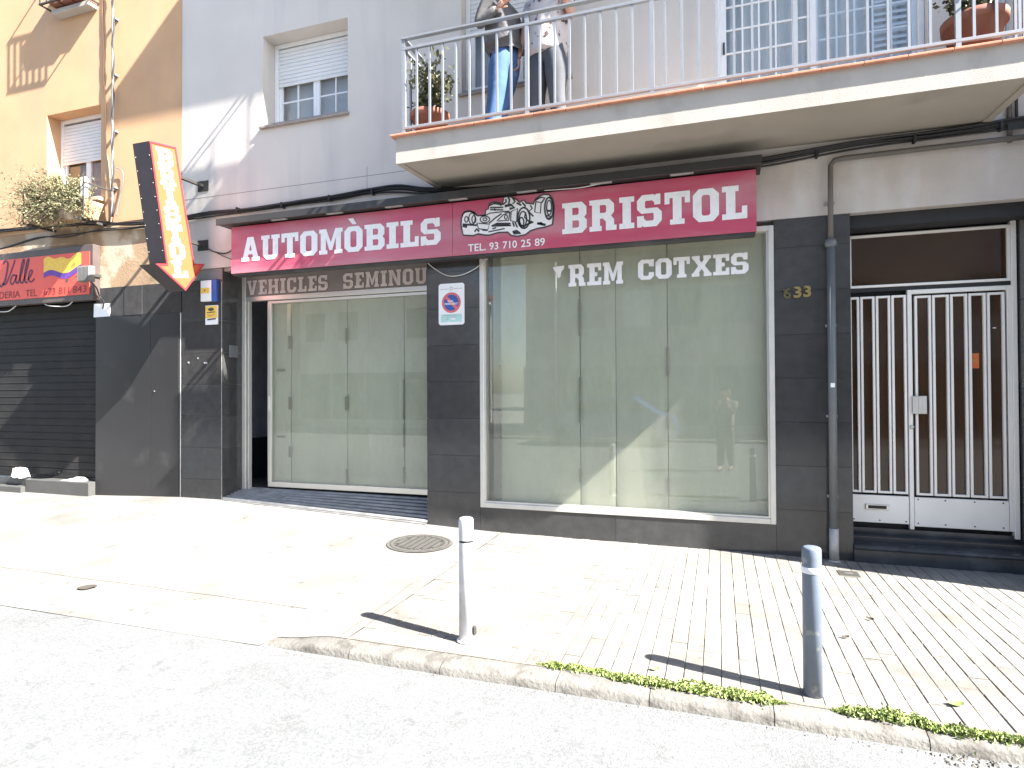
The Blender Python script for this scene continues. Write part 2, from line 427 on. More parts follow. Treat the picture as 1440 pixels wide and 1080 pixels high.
# ------------------------------------------------------------------ slab-serif letters
G = {
 'I': (5, [[(0,0),(5,0),(5,1.7),(3.9,1.7),(3.9,8.3),(5,8.3),(5,10),(0,10),(0,8.3),(1.1,8.3),(1.1,1.7),(0,1.7)]]),
 'L': (7.5, [[(0,0),(7.5,0),(7.5,3.8),(5.9,3.8),(5.9,1.8),(4,1.8),(4,8.3),(5,8.3),(5,10),(0,10),(0,8.3),(1.2,8.3),(1.2,1.7),(0,1.7)]]),
 'T': (8, [[(1.7,0),(6.3,0),(6.3,1.6),(5.4,1.6),(5.4,8.2),(6.4,8.2),(6.4,6.4),(8,6.4),(8,10),(0,10),(0,6.4),(1.6,6.4),(1.6,8.2),(2.6,8.2),(2.6,1.6),(1.7,1.6)]]),
 'E': (7.5, [[(0,0),(7.5,0),(7.5,3.4),(5.9,3.4),(5.9,1.8),(4,1.8),(4,4.1),(5.4,4.1),(5.4,5.9),(4,5.9),(4,8.2),(5.9,8.2),(5.9,6.6),(7.5,6.6),(7.5,10),(0,10),(0,8.3),(1.2,8.3),(1.2,1.7),(0,1.7)]]),
 'A': (9, [[(0,0),(3.8,0),(3.8,1.6),(3.2,1.6),(3.5,2.8),(5.5,2.8),(5.8,1.6),(5.2,1.6),(5.2,0),(9,0),(9,1.6),(8.3,1.6),(6,10),(3,10),(.7,1.6),(0,1.6)], [(3.9,4.4),(5.1,4.4),(4.5,7)]]),
 'M': (10.5, [[(0,0),(3.7,0),(3.7,1.6),(3,1.6),(3,6.5),(4.6,1.5),(5.9,1.5),(7.5,6.5),(7.5,1.6),(6.8,1.6),(6.8,0),(10.5,0),(10.5,1.6),(9.8,1.6),(9.8,8.4),(10.5,8.4),(10.5,10),(7.3,10),(5.25,4.6),(3.2,10),(0,10),(0,8.4),(.7,8.4),(.7,1.6),(0,1.6)]]),
 'N': (9.6, [[(0,0),(3.7,0),(3.7,1.6),(3,1.6),(3,6.2),(6.6,0),(9,0),(9,8.4),(9.6,8.4),(9.6,10),(6,10),(6,8.4),(6.6,8.4),(6.6,4.2),(3.4,10),(0,10),(0,8.4),(.7,8.4),(.7,1.6),(0,1.6)]]),
 'O': (8, [[(1.8,0),(6.2,0),(8,1.8),(8,8.2),(6.2,10),(1.8,10),(0,8.2),(0,1.8)], [(3.2,1.9),(4.8,1.9),(5.3,2.4),(5.3,7.6),(4.8,8.1),(3.2,8.1),(2.7,7.6),(2.7,2.4)]]),
 'U': (9, [[(0,10),(0,8.4),(.8,8.4),(.8,1.8),(2.6,0),(6.4,0),(8.2,1.8),(8.2,8.4),(9,8.4),(9,10),(4.9,10),(4.9,8.4),(5.6,8.4),(5.6,2.3),(5.2,1.9),(3.8,1.9),(3.4,2.3),(3.4,8.4),(4.1,8.4),(4.1,10)]]),
 'B': (8.6, [[(0,0),(7,0),(8.6,1.6),(8.6,4.1),(7.7,5),(8.5,5.9),(8.5,8.4),(6.9,10),(0,10),(0,8.4),(.9,8.4),(.9,1.6),(0,1.6)], [(3.6,1.8),(5.5,1.8),(5.9,2.2),(5.9,3.7),(5.5,4.1),(3.6,4.1)], [(3.6,5.9),(5.4,5.9),(5.8,6.3),(5.8,7.8),(5.4,8.2),(3.6,8.2)]]),
 'R': (9.2, [[(0,0),(4.2,0),(4.2,1.6),(3.6,1.6),(3.6,3.9),(4.6,3.9),(5.6,2.9),(5.6,0),(9.2,0),(9.2,1.6),(8.4,1.6),(8.4,3.4),(7.4,4.6),(8.4,5.8),(8.4,8.4),(6.8,10),(0,10),(0,8.4),(.9,8.4),(.9,1.6),(0,1.6)], [(3.6,5.7),(5.3,5.7),(5.7,6.1),(5.7,7.8),(5.3,8.2),(3.6,8.2)]]),
 'S': (8, [[(0,0),(1.6,0),(1.6,.5),(2.2,0),(6.3,0),(8,1.7),(8,4.4),(6.6,5.8),(2.9,5.8),(2.6,6.1),(2.6,7.8),(2.9,8.1),(4.9,8.1),(5.6,7.4),(5.6,6.7),(7.6,6.7),(7.6,10),(6,10),(6,9.5),(5.4,10),(1.7,10),(0,8.3),(0,5.6),(1.4,4.2),(5.1,4.2),(5.4,3.9),(5.4,2.2),(5.1,1.9),(3,1.9),(2.2,2.7),(2.2,3.5),(0,3.5)]]),
 'C': (8, [[(1.7,0),(6.3,0),(8,1.7),(8,3.6),(5.4,3.6),(5.4,2.3),(5,1.9),(3.1,1.9),(2.7,2.3),(2.7,7.7),(3.1,8.1),(4.9,8.1),(5.6,7.4),(5.6,6.5),(8,6.5),(8,10),(6.3,10),(6.3,9.4),(5.7,10),(1.7,10),(0,8.3),(0,1.7)]]),
 'V': (9, [[(0,10),(0,8.4),(.7,8.4),(3.1,0),(5.9,0),(8.3,8.4),(9,8.4),(9,10),(5.3,10),(5.3,8.4),(5.8,8.4),(4.5,3.4),(3.2,8.4),(3.8,8.4),(3.8,10)]]),
 'X': (9.4, [[(0,0),(3.7,0),(3.7,1.6),(3.3,1.6),(4.7,3.6),(6.1,1.6),(5.7,1.6),(5.7,0),(9.4,0),(9.4,1.6),(8.8,1.6),(6.3,5.1),(8.6,8.4),(9.2,8.4),(9.2,10),(5.6,10),(5.6,8.4),(6,8.4),(4.75,6.6),(3.5,8.4),(3.9,8.4),(3.9,10),(.2,10),(.2,8.4),(.8,8.4),(3.1,5.1),(.6,1.6),(0,1.6)]]),
 'H': (9.4, [[(0,0),(4,0),(4,1.6),(3.3,1.6),(3.3,4.1),(6.1,4.1),(6.1,1.6),(5.4,1.6),(5.4,0),(9.4,0),(9.4,1.6),(8.7,1.6),(8.7,8.4),(9.4,8.4),(9.4,10),(5.4,10),(5.4,8.4),(6.1,8.4),(6.1,5.9),(3.3,5.9),(3.3,8.4),(4,8.4),(4,10),(0,10),(0,8.4),(.7,8.4),(.7,1.6),(0,1.6)]]),
}
def slab_text(text, x0, x1, z0, z1, fn, mb=None, gap=.9, space=5.0, grow=0.0, acc=True):
    """letters fitted into x0..x1, z0..z1 of the plane fn(x, z)"""
    mb = mb or MB()
    w = 0
    for ch in text:
        w += space if ch == ' ' else (G['O' if ch == '\u00d2' else ch][0] + gap)
    w -= gap
    sx, sz = (x1 - x0) / w, (z1 - z0) / 10
    cx = 0
    for ch in text:
        if ch == ' ': cx += space; continue
        gw, loops = G['O' if ch == '\u00d2' else ch]
        def off(lp, hole):
            if not grow: return lp
            c = []
            n = len(lp); area = sum(lp[i][0] * lp[(i + 1) % n][1] - lp[(i + 1) % n][0] * lp[i][1] for i in range(n))
            sg = 1 if area > 0 else -1
            if hole: sg = -sg
            for i in range(n):
                a, b, d = Vector(lp[i - 1]), Vector(lp[i]), Vector(lp[(i + 1) % n])
                e1, e2 = (b - a).normalized(), (d - b).normalized()
                n1, n2 = Vector((e1.y, -e1.x)) * sg, Vector((e2.y, -e2.x)) * sg
                nn = n1 + n2
                nn = nn / max(nn.length_squared, .5) * 2 if nn.length > 1e-6 else n1
                c.append(tuple(b + nn * grow))
            return c
        lp2 = [[((p[0] + cx) * sx + x0, p[1] * sz + z0) for p in off(lp, i > 0)] for i, lp in enumerate(loops)]
        mb.poly(lp2, fn)
        if ch == '\u00d2':
            mb.poly([[((p[0] + cx) * sx + x0, p[1] * sz + z0) for p in ((1.6, 13.2), (3.9, 13.2), (5.4, 10.8), (3.6, 10.8))]], fn)
        cx += gw + gap
    return mb

def font_text(text, x0, x1, z0, z1, fn, bold=0.0, shear=0.0, depth=0.0):
    cu = bpy.data.curves.new('lettering', 'FONT')
    cu.body = text; cu.offset = bold; cu.shear = shear; cu.resolution_u = 3
    ob = bpy.data.objects.new('lettering', cu)
    COL.objects.link(ob)
    bpy.context.view_layer.update()
    me = bpy.data.meshes.new_from_object(ob.evaluated_get(bpy.context.evaluated_depsgraph_get()))
    bpy.data.objects.remove(ob); bpy.data.curves.remove(cu)
    xs = [v.co.x for v in me.vertices]; ys = [v.co.y for v in me.vertices]
    ax, bx, ay, by = min(xs), max(xs), min(ys), max(ys)
    mb = MB()
    mb.add([fn(x0 + (v.co.x - ax) / (bx - ax) * (x1 - x0), z0 + (v.co.y - ay) / (by - ay) * (z1 - z0)) for v in me.vertices],
           [tuple(p.vertices) for p in me.polygons])
    bpy.data.meshes.remove(me)
    return mb

def stroke(mb, pts, w, fn):
    """a drawn line of width w on the plane fn"""
    pts = [Vector((p[0], p[1])) for p in pts]
    Lp, Rp = [], []
    for i, p in enumerate(pts):
        d = (pts[min(i + 1, len(pts) - 1)] - pts[max(i - 1, 0)])
        d = d.normalized() if d.length > 1e-9 else Vector((1, 0))
        n = Vector((-d.y, d.x)) * w / 2
        Lp.append(p + n); Rp.append(p - n)
    for i in range(len(pts) - 1):
        mb.add([fn(*Rp[i]), fn(*Rp[i + 1]), fn(*Lp[i + 1]), fn(*Lp[i])], [(0, 1, 2, 3)])
    return mb

def ell(cx, cz, rx, rz, n=24, a0=0, a1=2 * math.pi):
    return [(cx + rx * math.cos(a0 + (a1 - a0) * i / n), cz + rz * math.sin(a0 + (a1 - a0) * i / n)) for i in range(n + (0 if abs(a1 - a0 - 2 * math.pi) < 1e-6 else 1))]

def interp(t, xs, ys):
    if t <= xs[0]: return ys[0]
    for i in range(len(xs) - 1):
        if t <= xs[i + 1]: return ys[i] + (ys[i + 1] - ys[i]) * (t - xs[i]) / (xs[i + 1] - xs[i])
    return ys[-1]

def clamp(v, a, b): return max(a, min(b, v))

# ------------------------------------------------------------------ ground, road, pavement
def zf(x): return interp(x, [-14, -8.5, -6.9, -6.2, -3.2, -2.43, .5, 1], [.15, .14, .195, .195, .06, .03, .006, 0])
def gz(x, y):
    z = zf(x) * clamp((y + 2.3) / 2.3, 0, 1)
    t = clamp((-2.36 - x) / .5, 0, 1); t = t * t * (3 - 2 * t)
    d = clamp((-2.45 - y) / .68, 0, 1); d = d * d * (3 - 2 * d)
    return z - .062 * t * d

g = MB(); g.add([(-300, -300, -.16), (300, -300, -.16), (300, 300, -.16), (-300, 300, -.16)], [(0, 1, 2, 3)])
g.build('ground', M['ground'], kind='structure')
ROADZ = -.064
rd = MB()
nx, ny = 150, 40
def roadz(x, y): return ROADZ + .004 * noise.noise(Vector((x * .9, y * .9, 0))) - .003 * clamp((y + 3.5) / .4, 0, 1)
for j in range(ny + 1):
    for i in range(nx + 1):
        x = -45 + 90 * i / nx; y = -13.6 + (13.6 - 3.02) * j / ny
        rd.v.append(Vector((x, y, roadz(x, y))))
for j in range(ny):
    for i in range(nx):
        a = j * (nx + 1) + i
        rd.f.append([a, a + 1, a + nx + 2, a + nx + 1]); rd.m.append(0); rd.sm.append(True)
road = rd.build('road', M['asphalt'], kind='structure', fix=False)

pv = MB()
X0, X1, Y0, Y1 = -30.0, -2.30, -3.142, .9
nx, ny = 180, 30
for j in range(ny + 1):
    for i in range(nx + 1):
        t = i / nx; x = X1 - (X1 - X0) * (t ** 2.2); y = (Y0 if x < -2.87 else -3.0) + (Y1 - (Y0 if x < -2.87 else -3.0)) * j / ny
        pv.v.append(Vector((x, y, gz(x, min(y, 0)) + .0025 * noise.noise(Vector((x * 2.3, y * 2.3, 3))))))
for j in range(ny):
    for i in range(nx):
        a = j * (nx + 1) + i
        pv.f.append([a, a + nx + 1, a + nx + 2, a + 1]); pv.m.append(0); pv.sm.append(True)
k = len(pv.v)
pv.cur = 1
pv.add([(-2.30, -3.05, -.007), (30, -3.05, -.007), (30, .9, -.007), (-2.30, .9, -.007)], [(0, 1, 2, 3)])
pavement = pv.build('pavement', [M['concrete'], M['sand']], kind='structure')

# pavers (the brick-like stones that fill the pavement right of the driveway)
def paver_mesh(seed):
    rnd = random.Random(seed)
    hx, hy, c = .0486, .0982, .0035
    mb = MB()
    j = lambda: rnd.uniform(-.0016, .0016)
    lo = [(-hx + j(), -hy + j(), -.03), (hx + j(), -hy + j(), -.03), (hx + j(), hy + j(), -.03), (-hx + j(), hy + j(), -.03)]
    mid = [(p[0], p[1], -c) for p in lo]
    top = [(p[0] * (1 - c / hx), p[1] * (1 - c / hy), j() * .4) for p in lo]
    mb.add(lo + mid + top, [(0, 1, 5, 4), (1, 2, 6, 5), (2, 3, 7, 6), (3, 0, 4, 7), (4, 5, 9, 8), (5, 6, 10, 9), (6, 7, 11, 10), (7, 4, 8, 11), (8, 9, 10, 11)])
    return mb
PAV = []
rnd = random.Random(3)
cols = int((3.8 + 2.30) / .1)
for i in range(cols):
    x = -2.25 + .1 * i
    PAV.append((x, -2.9, 1.0))
    off = rnd.choice([0, .1, .1, 0, .05])
    y = -2.8
    if off:
        PAV.append((x, y + off / 2, off / .2)); y += off
    y += .1
    while y < .1:
        PAV.append((x, y, 1.0)); y += .2
camp = Vector((0, -6.456))
def shows(p):
    d = Vector((p[0], p[1])) - camp
    f = d.x * fw.x + d.y * fw.y; r = d.x * rt.x + d.y * rt.y
    if f < .5 or abs(r / f) > .86: return 1e9
    return d.length
PAV.sort(key=shows)
protos = [paver_mesh(s) for s in range(8)]
pmesh = []
for i, (x, y, ys) in enumerate(PAV[:296]):
    z = gz(x, y) + rnd.uniform(-.0022, .0022)
    if i < 8:
        o = protos[i].build('paver', M['paver'], pavement)
        pmesh.append(o)
        o.location = (x, y, z); o.scale.y = ys if ys == 1 else ys * .985
    else:
        o = pmesh[i % 8].copy(); COL.objects.link(o); o.parent = pavement
        o.location = (x, y, z); o.scale.y = ys if ys == 1 else ys * .985
        o.rotation_euler.z = rnd.choice([0, math.pi]) + rnd.uniform(-.006, .006)
    if i >= 8: o.rotation_euler.x = rnd.uniform(-.006, .006)
rest = MB()
for i, (x, y, ys) in enumerate(PAV[296:]):
    p = protos[i % 8]; z = gz(x, y) + rnd.uniform(-.002, .002)
    a = rnd.uniform(-.008, .008)
    rest.add([(v.x - v.y * a + x, v.y * ys + v.x * a + y, v.z + z) for v in p.v], p.f)
rest.build('paver', M['paver'], pavement, kind='stuff', fix=False)

# a strip of sawn joints and cracks lying in the driveway concrete: narrow dark grooves
gr = MB()
def groove(pts, w):
    for a, b in zip(pts[:-1], pts[1:]):
        a, b = Vector(a), Vector(b); d = (b - a).normalized(); n = Vector((-d.y, d.x)) * w / 2
        gr.add([(p.x, p.y, gz(p.x, p.y) + .0045) for p in (a + n, a - n, b - n, b + n)], [(0, 1, 2, 3)])
def wob(a, b, n, amp):
    a, b = Vector(a), Vector(b)
    return [tuple(a.lerp(b, i / n) + Vector((0, rnd.uniform(-amp, amp)))) for i in range(n + 1)]
groove(wob((-2.36, -2.95), (-2.52, -.3), 14, .012), .008)
groove(wob((-9.5, -2.52), (-2.9, -2.60), 30, .010), .006)
gr.build('pavement_joint', M['sand'], pavement)

# kerb stones
kerb = thing('kerb', 'worn low kerb of pale stones along the edge of the road', 'kerb', (0, -3.07, -.08))
kx = -2.95
krnd = random.Random(5)
widths = [.75, .63, .70, .51, .61, .66, .6, .62, .58, .63]
for i, w in enumerate(widths):
    mb = MB()
    x0, x1 = kx + .0025, kx + w - .0025
    n = 9
    for q in range(n + 1):
        x = x0 + (x1 - x0) * q / n
        h = gz(x, -3.01)
        ch = .010 * noise.noise(Vector((x * 6, 0, 9)))
        wv = .006 * noise.noise(Vector((x * 5, 4, 9))) - .010 * clamp((x + 2.3) / .5, 0, 1)
        e = -.004 * (1 if q in (0, n) else 0)
        hf = min(h, -.004)
        prof = [(-3.003, -.12), (-3.004, h - .004), (-3.010, h + .001), (-3.085 + wv, h - .003 + e), (-3.118 + wv, hf - .009 + ch * .3 + e), (-3.134 + wv + ch * .4, hf - .026 + e), (-3.142 + wv, -.14)]
        mb.v += [Vector((x, p[0], p[1])) for p in prof]
    m = 7
    for q in range(n):
        for j in range(m - 1):
            mb.f.append([q * m + j, q * m + j + 1, (q + 1) * m + j + 1, (q + 1) * m + j]); mb.m.append(0); mb.sm.append(True)
    k2 = len(mb.v)
    mb.v += [v.copy() for v in mb.v[:m]] + [v.copy() for v in mb.v[n * m:n * m + m]]
    mb.f.append([k2 + j for j in range(m)]); mb.m.append(0); mb.sm.append(False)
    mb.f.append([k2 + m + j for j in range(m)][::-1]); mb.m.append(0); mb.sm.append(False)
    if i == 7:                                    # the broken stone at the right
        for v in mb.v:
            if v.y < -3.05: v.z -= .014 * (1 + noise.noise(v * 14)); v.y += .02 * noise.noise(v * 11 + Vector((5, 0, 0)))
    mb.build('stone', M['kerb'], kerb)
    kx += w
# rubble and dirt in the gutter
db = MB()
for i in range(520):
    x = krnd.uniform(-2.9, 2.6); y = -3.155 - abs(krnd.gauss(0, .030))
    if krnd.random() < .35: x = krnd.uniform(.9, 1.6); y = -3.13 - abs(krnd.gauss(0, .09))
    s = krnd.uniform(.002, .009) * (1.6 if x > .9 else 1)
    z = roadz(x, y)
    a = krnd.uniform(0, 3)
    c, sn = math.cos(a) * s, math.sin(a) * s
    db.add([(x + c, y + sn, z), (x - sn, y + c, z), (x - c, y - sn, z), (x + sn, y - c, z), (x, y, z + s * .8)], [(0, 1, 4), (1, 2, 4), (2, 3, 4), (3, 0, 4)])
db.build('gravel', M['kerb'], kind='stuff')

# weeds in the joint behind the kerb
wb = MB()
def weed_patch(xa, xb, yc, wid, hmax, n):
    for i in range(n):
        t = krnd.random(); x = xa + (xb - xa) * t
        env = min(1, 6 * t, 6 * (1 - t)) * (.45 + .8 * abs(noise.noise(Vector((x * 7, 1, 1)))))
        y = yc + krnd.gauss(0, wid * .5) * env
        h = hmax * env * krnd.uniform(.15, 1)
        z0 = gz(x, y) if y > -3.0 else -.004 - max(0, -3.10 - y) * 1.1
        p = Vector((x, y, z0 + h))
        s = krnd.uniform(.004, .0095)
        ax = Vector((krnd.uniform(-1, 1), krnd.uniform(-1, 1), krnd.uniform(-.2, .9))).normalized()
        bx = ax.orthogonal().normalized(); bx.rotate(Matrix.Rotation(krnd.uniform(0, 6.28), 3, ax))
        cx = ax.cross(bx)
        wb.cur = 1 if krnd.random() < .13 else 0
        wb.add([p - bx * s * 1.5, p + cx * s * .8 + ax * s * .3, p + bx * s * 1.5, p - cx * s * .8 + ax * s * .3], [(0, 1, 2, 3)])
weed_patch(-1.02, -.55, -2.985, .05, .035, 2300)
weed_patch(-.62, -.20, -3.02, .065, .05, 2600)
weed_patch(-.30, .32, -3.03, .075, .055, 3600)
weed_patch(.52, .98, -3.03, .07, .055, 3000)
weed_patch(.90, 1.40, -3.07, .06, .045, 2400)
weed_patch(-.22, -.05, -2.93, .03, .02, 60)
wb.build('weeds', [M['leaf_green'], M['leaf_dry']], kind='stuff', fix=False)

# dark soil in the joint behind the kerb
js = MB()
xs = [-2.3 + .05 * i for i in range(96)]
for xa, xb in zip(xs[:-1], xs[1:]):
    wa, wb2 = [.006 + .016 * max(0, noise.noise(Vector((x * 3.1, 2, 7)))) + (.010 if -.95 < x < 1.5 else 0) for x in (xa, xb)]
    js.add([(xa, -3.002 - wa, .0035), (xb, -3.002 - wb2, .0035), (xb, -2.999 + wb2 * .4, .0035), (xa, -2.999 + wa * .4, .0035)], [(0, 1, 2, 3)])
js.build('joint_soil', M['dirt'], kerb)['kind'] = 'stuff'
# far side of the street (seen only as reflections)
fp = MB(); fp.box(-60, 40, -16.6, -13.6, -.155, .02)
fp.build('opposite_pavement', M['concrete'], kind='structure')

# ------------------------------------------------------------------ grey building
gb = thing('apartment_building', 'grey plastered apartment building with black stone shopfront and long balcony', 'building', (-2, 0, 0))
# upper wall and ground-floor backing
w = MB()
wall_grid(w, -6.88, 2.9, 3.90, 10.6, [(-5.54, -4.27, 5.02, 6.19), (-2.76, -1.48, 5.0, 6.25), (0.0, 1.82, 4.18, 6.35), (-5.54, -4.27, 8.0, 9.2), (-2.76, -1.48, 8.0, 9.2)], 0.0, .35)
w.build('wall', M['grey_wall'], gb)
w = MB()
wall_grid(w, -6.88, 2.9, 3.252, 3.898, [], -.004, .35)
w.build('wall', M['band'], gb)['label'] = 'stained beige band above the shopfront'
w = MB()
wall_grid(w, -6.88, 2.9, -.1, 3.25, [(-6.2, -3.2, -.085, 3.25), (-2.55, .52, .3, 3.25), (1.18, 2.60, -.085, 3.25)], .018, .45)
w.build('wall', M['joint'], gb)['label'] = 'backing behind the black stone tiles'

# stone tiles with recessed joints
trnd = random.Random(11)
def tile(x0, x1, z0, z1, y0=0.0, y1=.018, mt='granite'):
    mb = MB(); gpx = .0016
    ty, tz = trnd.uniform(-.0022, .0022), trnd.uniform(-.0022, .0022)
    p = [(x0 + gpx, y0, z0 + gpx), (x1 - gpx, y0, z0 + gpx), (x1 - gpx, y1, z0 + gpx), (x0 + gpx, y1, z0 + gpx),
         (x0 + gpx, y0, z1 - gpx), (x1 - gpx, y0, z1 - gpx), (x1 - gpx, y1, z1 - gpx), (x0 + gpx, y1, z1 - gpx)]
    q = []
    for i, v in enumerate(p):
        yy = v[1]
        if yy == y0: yy += (ty if i in (0, 4) else -ty) * .3 + (tz if i < 4 else -tz) * .3
        q.append((v[0], yy, v[2]))
    mb.hexa(q)
    return mb.build('tile', M[mt], gb)
def col_tiles(xs, z_top, zb=-.06):
    z = .03
    zs = [zb]
    while z + .42 < z_top - .05:
        z += .42; zs.append(z)
    zs.append(z_top)
    for a, b in zip(zs[:-1], zs[1:]):
        for xa, xb in zip(xs[:-1], xs[1:]): tile(xa, xb, a, b)
col_tiles([-6.878, -6.2], 3.10, .1)
col_tiles([-3.2, -2.55], 3.25)
col_tiles([.52, 1.18], 3.25)
for xa, xb in ((-2.55, -1.03), (-1.03, .52)): tile(xa, xb, -.06, .295)
# reveals of the entry: black tiles on the left and right returns
for xr, s in ((-6.2, 1), (-3.2, -1)):
    z = [.0, .45, .87, 1.29, 1.71, 2.13, 2.55, 3.25]
    for a, b in zip(z[:-1], z[1:]):
        x0, x1 = (xr, xr + .012) if s > 0 else (xr - .012, xr)
        boxp('tile', gb, M['granite'], x0, x1, .001, .338, a + .002, b - .002)
for a, b in ((.0, .8), (.8, 1.6), (1.6, 2.4), (2.4, 3.25)):
    boxp('tile', gb, M['granite'], 1.168, 1.18, .001, .29, a + .002, b - .002)
    boxp('tile', gb, M['granite'], 2.601, 2.9, .0, .0175, a + .002, b - .002)
boxp('lintel', gb, M['dark'], 1.182, 2.584, .10, .38, 3.128, 3.25)  # near-black colour stands in for the shadow gap over the door
for a, b in ((.0, .8), (.8, 1.6), (1.6, 2.4), (2.4, 3.25)):
    boxp('tile', gb, M['granite'], 2.586, 2.5985, .001, .29, a + .002, b - .002)
boxp('lintel', gb, M['fascia'], -6.186, -3.214, .02, .44, 3.20, 3.25)
# interior room seen through the gap of the entry
rm = MB()
rm.box(-6.9, .6, 3.4, 3.5, 0.9, 3.24)
rm.box(-6.9, -6.8, .46, 3.4, 0.9, 3.24)
rm.box(-6.9, .6, .46, 3.5, 3.26, 3.3)
rm.build('inner_wall', M['int_wall'], gb)
rm = MB(); rm.box(-6.9, .6, 3.4, 3.5, 0.0, .898); rm.box(-6.9, -6.8, .46, 3.4, 0.0, .898)
rm.build('inner_dado', M['int_dado'], gb)
boxp('inner_floor', gb, M['int_floor'], -6.9, .6, .46, 3.4, .15, .28)

boxp('corner_trim', gb, M['pipe_low'], -6.2065, -6.1995, -.004, .0175, .19, 3.06)
for (x, z, w2) in ((-6.76, 2.005, .025), (-6.47, 1.995, .055), (-6.60, 2.06, .012)):
    boxp('tape_scrap', gb, M['ink_grey'], x - w2 / 2, x + w2 / 2, -.005, -.0025, z - .012, z + .012)
# ---- shop window
sw = boxp('shop_window', gb, M['alu_dull'], -2.548, -2.50, -.012, .12, .297, 3.20, .004)
fr = sw
for a in ((.47, .518, -.012, .12, .297, 3.20), (-2.4995, .4695, -.012, .12, .297, .35), (-2.4995, .4695, -.012, .12, 3.15, 3.20)):
    boxp('frame', sw, M['alu_dull'], *a, .004)
for a in ((-2.4995, -2.482, .012, .10, .3505, 3.149), (.452, .4695, .012, .10, .3505, 3.149), (-2.4815, .4515, .012, .10, .3505, .368)):
    boxp('frame_lip', sw, M['alu'], *a)
boxp('pane', sw, M['glass'], -2.481, .451, .060, .066, .369, 3.149)
# the sheets hung behind the glass, each its own piece, edges folded back
SH = [(-2.345, -1.435), (-1.428, -1.045), (-1.038, -.505), (-.498, .475)]
srnd = random.Random(8)
for i, (a, b) in enumerate(SH):
    mb = MB(); n = 10; m = 6
    for q in range(n + 1):
        for j in range(m + 1):
            x = a + (b - a) * q / n; z = .36 + 2.80 * j / m
            edge = abs(q / n - .5) * 2
            y = .135 + .006 * noise.noise(Vector((x * 3, z * 1.2, i * 5))) + .012 * edge ** 6 + .004 * (i % 2)
            mb.v.append(Vector((x + .004 * noise.noise(Vector((z, i, 2))), y, z)))
    for q in range(n):
        for j in range(m):
            mb.f.append([q * (m + 1) + j, (q + 1) * (m + 1) + j, (q + 1) * (m + 1) + j + 1, q * (m + 1) + j + 1]); mb.m.append(0); mb.sm.append(True)
    mb.build('sheet', M['paper'], sw)
for (x, z, h) in ((-2.44, .9, 2.4),):
    pass
boxp('side_strip', sw, M['paper'], -2.475, -2.352, .24, .246, .36, 3.15)
boxp('backing', sw, M['paper_edge'], -2.50, .50, .30, .31, .30, 3.2)
for (x, z0, z1) in ((-2.352, .5, 1.1), (-2.352, 1.3, 1.9), (-1.432, 1.25, 1.75), (-1.432, 2.2, 2.6), (-.503, .52, .68), (-.503, 1.75, 2.05), (-.503, 1.2, 1.4), (-1.432, .6, .75)):
    boxp('tape', sw, M['mark'], x - .011, x + .011, .126, .129, z0, z1)
fnw = lambda y: (lambda x, z: (x, y, z))
slab_text('REM', -1.535, -.945, 2.73, 2.965, fnw(.0562)).build('lettering', M['letter'], sw, fix=False)
slab_text('COTXES', -.79, .292, 2.755, 2.965, fnw(.0562), None, gap=.8).build('lettering', M['letter'], sw, fix=False)
mbt = MB()
mbt.poly([[(-1.71, 2.955), (-1.58, 2.965), (-1.585, 2.93), (-1.615, 2.90), (-1.625, 2.84), (-1.655, 2.83), (-1.665, 2.89), (-1.70, 2.92)]], fnw(.0562))
mbt.build('lettering', M['letter'], sw, fix=False)

# ---- shop entry
en = boxp('shop_entry', gb, M['alu_dull'], -6.187, -6.125, .34, .44, .22, 3.195, .004)
boxp('frame', en, M['alu_dull'], -6.110, -6.085, .36, .42, .24, 2.86, .003)
boxp('fascia_panel', en, M['fascia'], -6.120, -3.215, .352, .40, 2.905, 3.19)
boxp('fascia_rail', en, M['alu'], -6.120, -3.215, .345, .43, 2.842, 2.903, .003)
for word, xa, xb in (('VEHICLES', -6.10, -4.805), ('SEMINOUS', -4.575, -3.205)):
    slab_text(word, xa, xb, 2.925, 3.125, fnw(.3486), None, gap=1.1, grow=.21).build('lettering', M['letter_edge'], en, fix=False)['label'] = 'dark outline of the letters'
    slab_text(word, xa, xb, 2.925, 3.125, fnw(.3460), None, gap=1.1).build('lettering', M['letter_old'], en, fix=False)
# sliding leaf
boxp('door_leaf', en, M['alu'], -5.79, -5.735, .385, .43, .325, 2.835, .003)
boxp('door_leaf', en, M['alu'], -5.734, -3.215, .385, .43, .325, .395, .003)
boxp('door_leaf', en, M['alu'], -5.734, -3.215, .385, .43, 2.80, 2.835, .003)
boxp('pane', en, M['glass'], -5.734, -4.245, .405, .411, .396, 2.799)
boxp('pane', en, M['glass'], -4.238, -3.215, .400, .406, .396, 2.799)
boxp('door_handle', en, M['alu'], -5.775, -5.752, .365, .385, 1.35, 1.55, .004)
for i, (a, b) in enumerate(((-5.86, -5.47), (-5.464, -4.59), (-4.583, -3.76), (-3.752, -3.2))):
    mb = MB(); n, m = 8, 6
    for q in range(n + 1):
        for j in range(m + 1):
            x = a + (b - a) * q / n; z = .38 + 2.45 * j / m
            y = .452 + .006 * noise.noise(Vector((x * 3, z * 1.2, i * 7))) + .010 * (abs(q / n - .5) * 2) ** 6
            mb.v.append(Vector((x, y, z)))
    for q in range(n):
        for j in range(m):
            mb.f.append([q * (m + 1) + j, (q + 1) * (m + 1) + j, (q + 1) * (m + 1) + j + 1, q * (m + 1) + j + 1]); mb.m.append(0); mb.sm.append(True)
    mb.build('sheet', M['paper'], en)
boxp('backing', en, M['paper_edge'], -5.74, -3.2, .60, .61, .3, 2.9)
